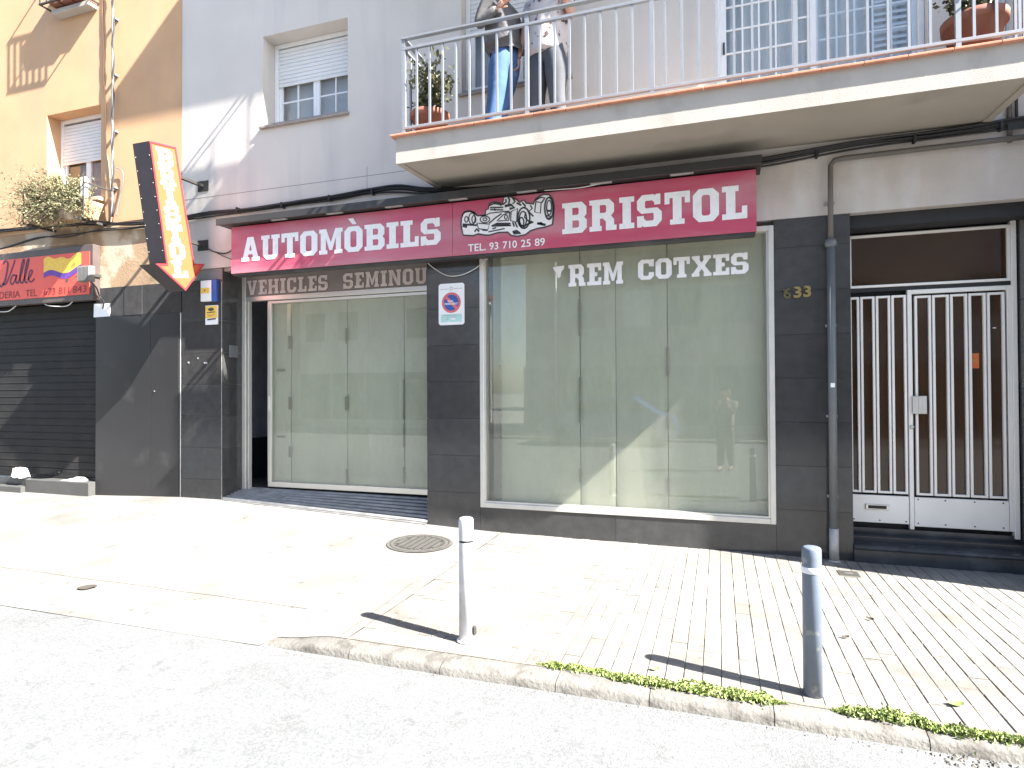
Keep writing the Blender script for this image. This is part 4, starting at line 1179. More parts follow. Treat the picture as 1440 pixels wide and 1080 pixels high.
def catmull(pts, n=8):
    P = [Vector(p) for p in pts]; P = [P[0]] + P + [P[-1]]; out = []
    for i in range(1, len(P) - 2):
        for q in range(n):
            t = q / n
            a, b, c, d = P[i - 1], P[i], P[i + 1], P[i + 2]
            out.append(.5 * ((2 * b) + (c - a) * t + (2 * a - 5 * b + 4 * c - d) * t * t + (3 * b - a - 3 * c + d) * t ** 3))
    out.append(P[-2]); return out
cb_ = thing('cable_bundle', 'bundle of black cables sagging along the wall above the shop sign', 'cables', (-2, -.04, 3.9))
crnd = random.Random(21)
def cable(parent, pts, r, m, n=6): return MB().tube(catmull(pts), r, n).build('cable', m, parent)
for i in range(7):
    dy, dz = crnd.uniform(-.035, 0), crnd.uniform(-.025, .03)
    pts = []
    for j, (x, z) in enumerate([(-6.88, 3.93), (-6.3, 3.95), (-5.6, 3.94), (-4.99, 3.955), (-4.4, 3.96), (-3.97, 3.985), (-3.55, 3.97), (-3.15, 3.90), (-2.4, 3.83), (-1.2, 3.82), (-.2, 3.80), (.41, 3.80), (1.22, 3.85), (1.9, 3.865), (2.53, 3.885), (2.9, 3.89)]):
        sp = 1.6 if x > -3.6 else 1.0
        pts.append((x, -.012 - .007 * i + dy * .4, z + dz * sp + crnd.uniform(-.012, .012)))
    cable(cb_, pts, crnd.uniform(.006, .013), M['cable'])
cable(cb_, [(-6.7, -.03, 3.94), (-5.9, -.03, 3.98), (-5.3, -.03, 3.965), (-4.6, -.03, 4.0), (-4.0, -.03, 4.005), (-3.4, -.03, 3.985)], .006, M['cable'])
for x, z in ((-5.9, 3.965), (-5.2, 3.96), (-4.5, 3.975), (-3.9, 3.99), (.9, 3.83), (1.7, 3.865), (2.35, 3.885)):
    MB().box(x - .012, x + .012, -.075, -.001, z - .035, z + .035).build('clip', M['cable'], cb_, .003)
c2 = thing('cable_bundle', 'tangled black cables running under the orange wall over the red sign', 'cables', (-9, -.04, 4.05))
for i in range(6):
    pts = [(x, -.012 - .008 * i, z + crnd.uniform(-.03, .03)) for x, z in ((-13.5, 4.15), (-11.5, 4.12), (-10.5, 4.11), (-9.6, 4.09), (-8.97, 4.06), (-8.4, 4.03), (-7.8, 3.97), (-7.3, 3.95), (-6.9, 3.94))]
    cable(c2, pts, crnd.uniform(.006, .012), M['cable'])
for i in range(2):
    pts = [(x, -.03 - .01 * i, z + crnd.uniform(-.02, .02)) for x, z in ((-13, 3.9), (-11.5, 3.8), (-10.5, 3.82), (-9.6, 3.92), (-9.0, 3.90), (-8.3, 3.93), (-7.7, 3.91), (-6.9, 3.92))]
    cable(c2, pts, .009, M['cable'])
o = MB().tube(catmull([(-6.49, -.012, 3.55), (-6.3, -.02, 3.46), (-6.1, -.02, 3.43), (-5.95, -.03, 3.52), (-5.93, -.06, 3.68), (-6.02, -.04, 3.74)]), .008, 6).build('cable', M['cable'])
tag(o, 'black cable looping from the arrow sign bracket to the canopy', 'cable')
o = MB().tube(catmull([(-6.3, -.02, 3.46), (-6.1, -.03, 3.37), (-5.9, -.05, 3.30), (-5.80, -.08, 3.26)]), .006, 6).build('cable', M['cable'])
tag(o, 'thin black cable dropping behind the left end of the crimson sign', 'cable')
o = MB().tube(catmull([(-3.19, -.05, 3.10), (-3.10, -.03, 3.02), (-2.93, -.03, 2.925), (-2.75, -.03, 2.925), (-2.58, -.03, 2.99), (-2.44, -.03, 3.09), (-2.40, -.06, 3.12)]), .005, 6).build('wire', M['cable_pale'])
tag(o, 'thin pale wire hanging in an arc below the crimson sign', 'wire')
o = MB().tube(catmull([(-1.70, -.30, 3.688), (-1.5, -.31, 3.675), (-1.3, -.31, 3.672), (-1.12, -.31, 3.69), (-1.02, -.33, 3.70)]), .005, 6).build('wire', M['cable_pale'])
tag(o, 'short pale wire drooping under the canopy over the racing car', 'wire')
# box and pipe at the right end under the balcony
o = thing('conduit', 'dark vertical conduit by the right end of the long balcony', 'pipe', (2.42, 0, 3.9))
MB().tube([(2.42, -.03, 3.74), (2.42, -.03, 4.6)], .02, 8).build('pipe', M['pipe_brown'], o)
MB().tube([(2.47, -.03, 3.86), (2.47, -.03, 4.6)], .012, 8).build('cable', M['cable'], o)
MB().box(2.40, 2.52, -.055, -.051, 3.84, 3.90).build('clip', M['cable'], o)

# ------------------------------------------------------------------ orange building
ob = thing('apartment_building', 'orange plastered building with shuttered ground-floor shop at far left', 'building', (-10, 0, 0))
w = MB(); wall_grid(w, -30, -6.886, 4.02, 10.2, [(-9.48, -8.38, 4.40, 5.75), (-13.2, -12.1, 4.40, 5.75)], 0.0, .35)
w.build('wall', M['orange_wall'], ob)
w = MB(); wall_grid(w, -30, -6.886, 3.105, 4.018, [], .012, .36)
w.build('wall', M['brown_band'], ob)['label'] = 'stained brown band of bare plaster'
w = MB(); wall_grid(w, -30, -6.886, -.1, 3.103, [(-12.4, -8.47, -.2, 2.95), (-18, -16.5, -.2, 2.6)], .022, .40)
w.build('wall', M['black_metal'], ob)['label'] = 'dark ground-floor backing'
MB().box(-30, -6.886, .42, 9, -.1, 10.19).build('rear_block', M['orange_wall'], ob)
def tile2(x0, x1, z0, z1, m='black_metal', y0=-.003):
    return MB().box(x0, x1, y0, .021, z0, z1).build('panel', M[m], ob, .002)
tile2(-8.468, -7.925, 2.69, 3.10, 'granite'); tile2(-7.921, -7.585, 2.69, 3.10, 'granite', -.008); tile2(-7.581, -6.892, 2.69, 3.10, 'granite')
tile2(-8.468, -7.442, .10, 2.686); tile2(-7.438, -6.932, .10, 2.686); tile2(-6.918, -6.904, .10, 2.686, 'alu_dull', .004)
MB().lathe([(0, -.012), (.010, -.010), (.012, 0)], (-7.36, -.003, 1.62), 10, (0, 1, 0)).build('lock', M['iron'], ob)
# shutter of separate slats
sh = MB().box(-12.4, -8.472, .20, .21, .34, 2.94).build('roller_shutter', M['shutter'], ob)
for i in range(24):
    z = .365 + .107 * i
    mb = MB()
    pr = [(.15, z), (.121, z + .001), (.117, z + .006), (.121, z + .014), (.1215, z + .060), (.123, z + .104), (.15, z + .105)]
    mb.prism([pr], lambda a, b, d: (-12.39 + d, a, b), 3.915)
    mb.build('slat', M['shutter'], sh)
boxp('guide_rail', sh, M['shutter'], -8.50, -8.473, .05, .12, .34, 2.94)
boxp('bottom_rail', sh, M['shutter'], -12.39, -8.505, .09, .15, .335, .364)
for x in (-9.42, -9.35): MB().lathe([(0, -.02), (.012, -.018), (.014, 0)], (x, .112, .42), 8, (0, 1, 0)).build('lock', M['iron_dark'], sh)
MB().box(-9.76, -8.47, -.10, .2, .02, .33).build('step', M['step_grey'], ob, .008)
MB().box(-12.4, -9.763, -.16, .2, .0, .22).build('step', M['step_grey'], ob, .006)
MB().box(-12.4, -9.764, -.02, .2, .221, .335).build('step', M['step'], ob, .006)
# the window with a roller shutter
upper_window(0, -9.48, -8.38, 4.40, 5.75, .20, 5.06, 2, 1, [], parent=ob, sill=False)
upper_window(0, -13.2, -12.1, 4.40, 5.75, .20, 5.06, 2, 1, [], parent=ob, sill=False)
MB().box(-9.50, -8.30, -.10, .0, 4.34, 4.392).build('sill', M['brown_band'], ob, .006)
# small balcony with rail at the top-left corner
b = MB().box(-9.20, -8.45, -.14, -.001, 7.13, 7.20).build('balcony', M['slab'], ob, .006)
mb = MB()
for z in (7.205, 7.98): mb.box(-9.26, -8.42, -.275, -.25, z, z + .02)
for x in (-9.26, -8.44):
    mb.box(x, x + .02, -.2495, -.002, 7.98, 8.0); mb.box(x, x + .02, -.2495, -.002, 7.205, 7.225)
mb.build('handrail', M['iron_dark'], b)
for i in range(7): boxp('bar', b, M['iron_dark'], -9.255 + .136 * i, -9.24 + .136 * i, -.27, -.255, 7.226, 7.979)
mb = MB()
for i in range(3): mb.hexa([(-9.15 + .22 * i, -.20, 7.23), (-8.97 + .22 * i, -.20, 7.23), (-8.97 + .22 * i, -.06, 7.23), (-9.15 + .22 * i, -.06, 7.23), (-9.17 + .22 * i, -.22, 7.66), (-8.95 + .22 * i, -.22, 7.66), (-8.95 + .22 * i, -.04, 7.66), (-9.17 + .22 * i, -.04, 7.66)])
mb.build('planter', M['terracotta'], b)  # planters added out of view, made tall so the balcony's shadow fills in
# pipes and cables on the orange wall
o = thing('conduit', 'grey twisted cable running straight down the orange wall', 'cable', (-8.07, -.06, 4.1))
MB().tube([(-8.07 + .008 * math.sin(i * 1.7), -.07, 8.4 - .09 * i) for i in range(49)], .016, 8).build('cable', M['cable_grey'], o)
MB().tube([(-8.055 + .013 * math.sin(i * 1.1), -.072 + .010 * math.cos(i * 1.1), 8.4 - .09 * i) for i in range(49)], .010, 6).build('cable', M['cable'], o)
for z in (4.5, 5.3, 6.1, 6.9): MB().box(-8.10, -8.04, -.06, -.001, z - .012, z + .012).build('clip', M['cable_grey'], o)
o = MB().tube(catmull([(-8.34, -.012, 8.2), (-8.34, -.012, 7.0), (-8.31, -.012, 6.5), (-8.31, -.012, 6.1), (-8.27, -.012, 5.6), (-8.27, -.012, 5.1), (-8.20, -.012, 4.8), (-8.15, -.012, 4.2), (-8.16, -.02, 4.0)]), .009, 6).build('cable', M['orange_wall'])
tag(o, 'thin orange painted cable wandering down the wall beside the grey one', 'cable')
o = MB().tube(catmull([(-8.03, -.05, 4.78), (-7.93, -.03, 4.72), (-7.92, -.03, 4.55), (-8.0, -.03, 4.3), (-8.03, -.04, 4.1)]), .008, 6).build('cable', M['cable_grey'])
tag(o, 'short grey cable loop right of the vertical cable on orange wall', 'cable')

# planter with a straggly bush under the window
pl = thing('window_planter', 'long planter with bushy olive bush under the orange building window', 'planter', (-8.85, -.25, 4.1))
MB().hexa([(-9.32, -.36, 4.02), (-8.22, -.36, 4.02), (-8.22, -.16, 4.02), (-9.32, -.16, 4.02), (-9.38, -.42, 4.25), (-8.16, -.42, 4.25), (-8.16, -.12, 4.25), (-9.38, -.12, 4.25)]).build('box', M['brown_band'], pl, .006)
mb = MB(); mb.box(-9.3, -9.27, -.45, -.003, 3.98, 4.01); mb.box(-8.3, -8.27, -.45, -.003, 3.98, 4.01); mb.box(-9.42, -8.12, -.452, -.44, 4.2, 4.22); mb.box(-9.3, -9.28, -.452, -.44, 3.99, 4.5); mb.box(-8.13, -8.11, -.452, -.003, 4.45, 4.47); mb.box(-8.13, -8.115, -.452, -.44, 4.0, 4.6)
mb.build('iron_holder', M['iron_dark'], pl)
boxp('white_can', pl, M['white'], -8.26, -8.17, -.40, -.32, 4.27, 4.56, .02)
def leaf_quad(mb, p, s, rr, flat=.9, aspect=2.2):
    ax = Vector((rr.uniform(-1, 1), rr.uniform(-1, 1), rr.uniform(-flat, flat))).normalized()
    bx = ax.orthogonal().normalized(); bx.rotate(Matrix.Rotation(rr.uniform(0, 6.28), 3, ax)); cx = ax.cross(bx)
    mb.add([p - bx * s * aspect / 2, p + cx * s * .5, p + bx * s * aspect / 2, p - cx * s * .5], [(0, 1, 2, 3)])
br = random.Random(31)
fo = MB(); tw = MB()
for i in range(620):
    bx0 = Vector((br.uniform(-9.20, -8.30), br.uniform(-.36, -.2), 4.24))
    d = Vector((br.gauss(0, .19), br.gauss(-.17, .17), br.uniform(-.28, .60) * (1.15 - abs(bx0.x + 8.85))))
    d.x += (bx0.x + 8.78) * .25
    d.y = min(d.y, .12)
    if bx0.x + d.x > -8.10: d *= .6
    pts = [bx0 + d * t + Vector((0, 0, -.22 * t * t * d.length)) for t in (0, .35, .7, 1)]
    pts = [Vector((p.x, min(p.y, -.02), p.z)) for p in pts]
    tw.tube(pts, .0022, 3, False)
    for q in range(19):
        t = br.uniform(.25, 1); k2 = min(int(t * 3), 2)
        p = pts[k2].lerp(pts[k2 + 1], t * 3 - k2) + Vector((br.gauss(0, .02), br.gauss(0, .02), br.gauss(0, .02)))
        leaf_quad(fo, p, br.uniform(.009, .019), br)
fo.build('foliage', M['leaf_dry'], pl, kind='stuff', fix=False)
tw.build('twigs', M['bark'], pl, kind='stuff', fix=False)

# red sign of the neighbouring shop
rs = thing('shop_sign', 'red shop sign reading Valle with yellow and violet flag', 'sign', (-10, -.08, 3.3))
MB().box(-12.3, -8.385, -.11, -.0, 2.925, 3.715).build('frame', M['sign_frame'], rs, .006)
MB().box(-12.22, -8.445, -.118, -.1105, 3.005, 3.615).build('panel', M['red_sign'], rs)
FR = FN(-.121)
sc = MB()
def cur(pts, w=.03):
    stroke(sc, [(p.x, p.y) for p in [Vector((q.x, q.y)) for q in catmull([(a, b_, 0) for a, b_ in pts], 6)]], w, FR)
cur([(-10.36, 3.30), (-10.28, 3.22), (-10.20, 3.28), (-10.15, 3.42), (-10.13, 3.56), (-10.18, 3.60), (-10.22, 3.55)], .034)
cur([(-10.24, 3.27), (-10.17, 3.25), (-10.06, 3.42), (-9.97, 3.60)], .026)
cur([(-9.94, 3.36), (-10.02, 3.37), (-10.07, 3.28), (-10.02, 3.24), (-9.95, 3.33), (-9.94, 3.37), (-9.95, 3.27), (-9.90, 3.25)], .026)
cur([(-9.90, 3.25), (-9.82, 3.42), (-9.77, 3.58), (-9.81, 3.56), (-9.86, 3.38), (-9.85, 3.26), (-9.80, 3.25)], .028)
cur([(-9.80, 3.25), (-9.72, 3.42), (-9.67, 3.58), (-9.71, 3.56), (-9.76, 3.38), (-9.75, 3.26), (-9.70, 3.25)], .028)
cur([(-9.70, 3.28), (-9.62, 3.36), (-9.60, 3.41), (-9.65, 3.41), (-9.68, 3.30), (-9.63, 3.25), (-9.55, 3.29)], .026)
sc.build('lettering', M['ink_purple'], rs, fix=False)
for word, xa, xb in (('DERIA', -10.31, -9.86), ('TEL', -9.74, -9.50), ('673', -9.36, -9.12), ('811', -9.05, -8.84), ('843', -8.77, -8.50)):
    font_text(word, xa, xb, 3.035, 3.135, FR, bold=0).build('lettering', M['ink_red'], rs, fix=False)
def flag_band(z0, z1, m):
    mb = MB(); n = 22
    def wv(t): return .045 * math.sin(t * 7.0 + .5) + .055 * t
    for i in range(n + 1):
        t = i / n; x = -9.36 + .76 * t
        s1 = .02 * math.sin(t * 16)
        mb.v += [Vector((x + .02 * (z0 - 3.2), -.1215, z0 + wv(t))), Vector((x, -.1215, z1 + wv(t) * (.5 if z1 > 3.5 else 1) + (s1 if z1 > 3.5 else 0)))]
    for i in range(n): mb.f.append([2 * i, 2 * i + 2, 2 * i + 3, 2 * i + 1]); mb.m.append(0); mb.sm.append(False)
    return mb.build('flag_band', m, rs, fix=False)
flag_band(3.345, 3.555, M['yellow']); flag_band(3.265, 3.342, M['purple'])
mb = MB(); mb.poly([[(-8.92, 3.24), (-8.84, 3.245), (-8.86, 3.21), (-8.90, 3.19)]], FR); mb.poly([[(-8.74, 3.27), (-8.66, 3.285), (-8.67, 3.265)]], FR)
mb.build('dark_mark', M['sign_frame'], rs, fix=False)
o = MB().tube(catmull([(-9.42, -.07, 2.925), (-9.30, -.09, 2.885), (-9.05, -.09, 2.86), (-8.90, -.09, 2.87), (-8.84, -.07, 2.925)]), .007, 6).build('wire', M['cable_pale'])
tag(o, 'pale wire arc hanging below the right part of the red sign', 'wire')
o = MB().tube(catmull([(-10.7, -.09, 2.86), (-10.4, -.09, 2.845), (-10.18, -.09, 2.84), (-10.08, -.08, 2.88), (-10.02, -.07, 2.925)]), .007, 6).build('wire', M['cable_pale'])
tag(o, 'pale wire below the red sign at the photo\u2019s left edge', 'wire')
# floodlight at the sign's end
fl = thing('floodlight', 'small grey ribbed floodlight at the right end of the red sign', 'lamp', (-8.4, -.2, 3.27))
MB().box(-8.50, -8.27, -.24, -.16, 3.16, 3.38).build('body', M['floodgrey'], fl, .006)
for i in range(9): boxp('fin', fl, M['floodgrey'], -8.49 + .025 * i, -8.478 + .025 * i, -.262, -.2405, 3.17, 3.37)
boxp('bracket', fl, M['iron_dark'], -8.40, -8.36, -.16, -.0, 3.25, 3.29)
MB().tube(catmull([(-8.33, -.18, 3.16), (-8.30, -.12, 3.08), (-8.36, -.03, 2.98), (-8.28, -.03, 2.90), (-8.31, -.02, 2.80)]), .009, 6).build('cable', M['cable'], fl)
o = MB().hexa([(-8.475, -.03, 2.685), (-8.185, -.012, 2.690), (-8.185, -.006, 2.690), (-8.475, -.024, 2.685), (-8.475, -.026, 2.878), (-8.185, -.008, 2.872), (-8.185, -.002, 2.872), (-8.475, -.02, 2.878)]).build('notice', M['white'])
tag(o, 'plain white paper notice at the top of the black panels', 'notice')
# litter on the step of the shuttered shop
lr = random.Random(4)
mb = MB()
n = 7
for i in range(n):
    for j in range(n):
        x = -10.10 + .25 * i / (n - 1); y = -.10 + .14 * j / (n - 1)
        mb.v.append(Vector((x + lr.uniform(-.006, .006), y + lr.uniform(-.006, .006), .34 + .13 * (1 if 0 < i < n - 1 and 0 < j < n - 1 else .0) + lr.uniform(0, .02))))
for i in range(n - 1):
    for j in range(n - 1):
        a = i * n + j; mb.f.append([a, a + 1, a + n + 1, a + n]); mb.m.append(0); mb.sm.append(False)
for v in mb.v: v.z -= .003
o = mb.build('paper_bag', M['white'])
tag(o, 'crumpled white paper bag on the step by the black shutter', 'litter')
mb = MB()
for i in range(9):
    for j in range(6):
        x = -9.08 + .40 * i / 8; y = -.07 + .13 * j / 5
        hgt = .035 * (i / 8) * (1 + noise.noise(Vector((i * .9, j * .9, 5)))) if 0 < i < 8 and 0 < j < 5 else 0
        mb.v.append(Vector((x, y + .02 * noise.noise(Vector((i, j, 2))), .334 + hgt * 1.5)))
for i in range(8):
    for j in range(5):
        a = i * 6 + j; mb.f.append([a, a + 1, a + 7, a + 6]); mb.m.append(0); mb.sm.append(False)
o = mb.build('tissue', M['white'])
tag(o, 'crumpled pale tissue lying on the grey step under the shutter', 'litter')

# ------------------------------------------------------------------ street things
def bollard(x, y, h, m_body, m_cap, label, band=None, groove_on=True):
    t = thing('bollard', label, 'bollard', (x, y, 0), 'bollards along the kerb')
    r = .047
    MB().lathe([(0, -.03), (r, -.03), (r, h - (.155 if groove_on else .142))], (x, y, 0), 28).build('post', m_body, t)
    if groove_on: MB().lathe([(r - .006, h - .155), (r - .006, h - .142)], (x, y, 0), 28).build('groove', M['iron_dark'], t)
    MB().lathe([(r, h - .142), (r + .001, h - .05), (r, h - .012), (r - .004, h - .004), (r - .012, h), (0, h)], (x, y, 0), 28).build('cap', m_cap, t)
    if band: MB().lathe([(r + .0005, band), (r + .0025, band + .002), (r + .0025, band + .030), (r + .0005, band + .032)], (x, y, 0), 28).build('band', M['letter'], t)
    return t
t = bollard(-1.545, -2.80, .79, M['steel'], M['steel'], 'pale galvanised bollard in front of the black pillar')
MB().lathe([(.047, .002), (.062, .004), (.062, .010), (.047, .014)], (-1.545, -2.80, 0), 24).build('base_ring', M['white'], t)
MB().box(-1.500, -1.478, -2.815, -2.785, .045, .105).build('reflector', M['iron_dark'], t, .008)
bollard(.456, -2.885, .775, M['blue_grey'], M['blue_grey'], 'blue grey bollard with pale band near the entrance door', .640, False)

mh = thing('manhole_cover', 'round cast iron manhole cover in the pale pavement before the shop entry', 'manhole cover', (-2.93, -.74, .03))
zc = lambda x, y: gz(x, y)
R0 = .335
cx, cy = -2.93, -.745
mb = MB()
def disc_strip(mb, r0, r1, z, n=48):
    for i in range(n):
        a, b = 2 * math.pi * i / n, 2 * math.pi * (i + 1) / n
        p = [(cx + r * math.cos(t), cy + r * math.sin(t)) for r, t in ((r0, a), (r1, a), (r1, b), (r0, b))]
        mb.add([(q[0], q[1], zc(*q) + z) for q in p], [(0, 1, 2, 3)])
disc_strip(mb, R0 - .03, R0, .009); disc_strip(mb, R0 - .075, R0 - .04, .009)
mb.build('rim', M['iron'], mh)
mb = MB(); disc_strip(mb, 0, R0 + .004, .0045); mb.build('base', M['iron_dark'], mh)
mb = MB()
for i in range(-3, 4):
    x = cx + i * .068
    L1 = math.sqrt(max(0, .225 ** 2 - (i * .068) ** 2))
    k2 = max(2, int(L1 * 2 / .034))
    for j in range(k2):
        ya = cy - L1 + 2 * L1 * j / k2 + .004; yb = cy - L1 + 2 * L1 * (j + 1) / k2 - .004
        mb.add([(xx, yy, zc(xx, yy) + .010) for xx, yy in ((x - .026, ya), (x + .026, ya), (x + .026, yb), (x - .026, yb))], [(0, 1, 2, 3)])
for i in range(40):
    a = 2 * math.pi * i / 40
    if i % 5 == 0: continue
    xx, yy = cx + .247 * math.cos(a), cy + .247 * math.sin(a)
    mb.add([(xx + dx, yy + dy, zc(xx, yy) + .0095) for dx, dy in ((-.011, -.011), (.011, -.011), (.011, .011), (-.011, .011))], [(0, 1, 2, 3)])
mb.build('tread', M['iron'], mh)
uc = thing('utility_cover', 'small square metal cover in the pavement below the drainpipe', 'cover', (1.05, -.46, 0))
MB().box(.955, 1.15, -.56, -.375, -.02, .004).build('frame', M['paver'], uc)
MB().box(.97, 1.135, -.545, -.39, .0, .0085).build('lid', M['iron_dark'], uc, .002)
MB().box(1.02, 1.09, -.49, -.45, .0086, .011).build('emblem', M['iron'], uc)
def dead_leaf(x, y, a, s, label, mt):
    mb = MB(); n = 6
    for i in range(n + 1):
        t = i / n; w2 = s * .24 * math.sin(math.pi * t) ** .8
        c, sn = math.cos(a), math.sin(a)
        for q in (-1, 0, 1):
            lx, ly = (t - .5) * s, q * w2
            X, Y = x + lx * c - ly * sn, y + lx * sn + ly * c
            mb.v.append(Vector((X, Y, gz(X, Y) + .006 + .012 * abs(q) * (1 if q > 0 else .4) + .01 * abs(t - .5))))
    for i in range(n):
        for q in range(2): mb.f.append([i * 3 + q, i * 3 + q + 1, i * 3 + q + 4, i * 3 + q + 3]); mb.m.append(0); mb.sm.append(True)
    o = mb.build('fallen_leaf', mt); origin(o, (x, y, gz(x, y))); tag(o, label, 'leaf', 'fallen leaves on the pavement')
M['leaf_brown'] = mat('dead brown leaf', (.05, .043, .036), .8)
dead_leaf(-4.98, -2.73, .5, .15, 'dark dead leaf alone on the pale driveway at left', M['leaf_brown'])
dead_leaf(.98, -1.62, -.6, .05, 'small dark leaf on the pavers right of the blue bollard', M['leaf_brown'])
dead_leaf(.76, -2.02, .2, .045, 'tiny dark scrap on pavers beside the blue bollard', M['leaf_brown'])
dead_leaf(1.12, -2.79, .15, .075, 'greenish leaf on the paver row near the right weeds', M['leaf_green'])
dead_leaf(-.36, -2.86, .1, .05, 'little green leaf beside the middle of the weeds', M['leaf_green'])

# ------------------------------------------------------------------ potted plants
def potted(x, y, z, r, h, tilt, label, seed, spread, hgt, n):
    t = thing('potted_plant', label, 'plant', (x, y, z), 'potted plants on the balcony')
    rot = Matrix.Rotation(tilt, 4, 'Y')
    pot = MB(); pot.lathe([(0, 0), (r * .66, 0), (r * .90, h * .78), (r, h * .78), (r * 1.02, h), (r * .93, h), (r * .88, h * .85), (0, h * .85)], (0, 0, 0), 28)
    so = MB(); so.lathe([(0, h * .86), (r * .87, h * .86)], (0, 0, 0), 20)
    R = random.Random(seed); fo = MB(); stm = MB()
    for i in range(11):
        d = Vector((R.gauss(0, .5), R.gauss(0, .5), R.uniform(.6, 1.3))).normalized()
        L1 = hgt * R.uniform(.55, 1)
        p0 = Vector((R.uniform(-.05, .05), R.uniform(-.05, .05), h * .85))
        pts = [p0, p0 + Vector((d.x * .2, d.y * .2, d.z * .5)) * L1 * .6, p0 + Vector((d.x * spread / hgt, d.y * spread / hgt, d.z * .9)) * L1]
        stm.tube(pts, [.008, .006, .003], 5)
        for q in range(n // 11):
            tt = R.uniform(.2, 1.05); a, b, c = pts
            p = a.lerp(b, min(tt * 2, 1)) if tt < .5 else b.lerp(c, (tt - .5) * 2)
            p = p + Vector((R.gauss(0, .045), R.gauss(0, .045), R.gauss(0, .045)))
            if p.z < h * .8 and R.random() < .8: p.z = h * .9
            leaf_quad(fo, p, R.uniform(.018, .036), R, .8, 1.9)
    for mb, nm, m in ((pot, 'pot', M['terracotta']), (so, 'soil', M['soil']), (stm, 'stems', M['bark']), (fo, 'foliage', M['leaf_dark'])):
        mb.v = [rot @ v + Vector((x, y, z)) for v in mb.v]
        oo = mb.build(nm, m, t, fix=(nm != 'foliage'))
        if nm in ('foliage', 'stems'): oo['kind'] = 'stuff'
    return t
potted(-2.79, -.76, 4.172, .20, .27, 0, 'terracotta pot with bushy dark shrub at left end of balcony', 5, .36, .72, 2000)
potted(1.93, -.74, 4.20, .22, .30, -.0, 'large terracotta pot with dark shrub at right end of balcony', 9, .42, .60, 1100)

# ------------------------------------------------------------------ people on the balcony
def skin_mesh(name, nodes, edges, mt, parent, root=0, sub=1):
    me = bpy.data.meshes.new(name)
    me.from_pydata([n[0] for n in nodes], edges, [])
    o = bpy.data.objects.new(name, me); COL.objects.link(o)
    sk = o.modifiers.new('skin', 'SKIN'); sk.use_smooth_shade = True
    for i, n in enumerate(nodes):
        r = n[1] if isinstance(n[1], tuple) else (n[1], n[1])
        me.skin_vertices[0].data[i].radius = r
        me.skin_vertices[0].data[i].use_root = (i == root)
    sb = o.modifiers.new('sub', 'SUBSURF'); sb.levels = sub; sb.render_levels = sub
    bpy.context.view_layer.update()
    dg = bpy.context.evaluated_depsgraph_get()
    m2 = bpy.data.meshes.new_from_object(o.evaluated_get(dg))
    bpy.data.objects.remove(o); bpy.data.meshes.remove(me)
    m2.materials.clear(); m2.materials.append(mt)
    if parent:
        m2.transform(Matrix.Translation(-wloc(parent)))
    for p in m2.polygons: p.use_smooth = True; p.material_index = 0
    oo = bpy.data.objects.new(name, m2); COL.objects.link(oo)
    if parent: oo.parent = parent
    return oo

def join_into(base, other):
    """merge mesh 'other' into 'base' (same parent), keeping one object"""
    bm = bmesh.new(); bm.from_mesh(base.data); bm.from_mesh(other.data); bm.to_mesh(base.data); bm.free()
    for p in base.data.polygons: p.use_smooth = True
    me = other.data; bpy.data.objects.remove(other); bpy.data.meshes.remove(me)

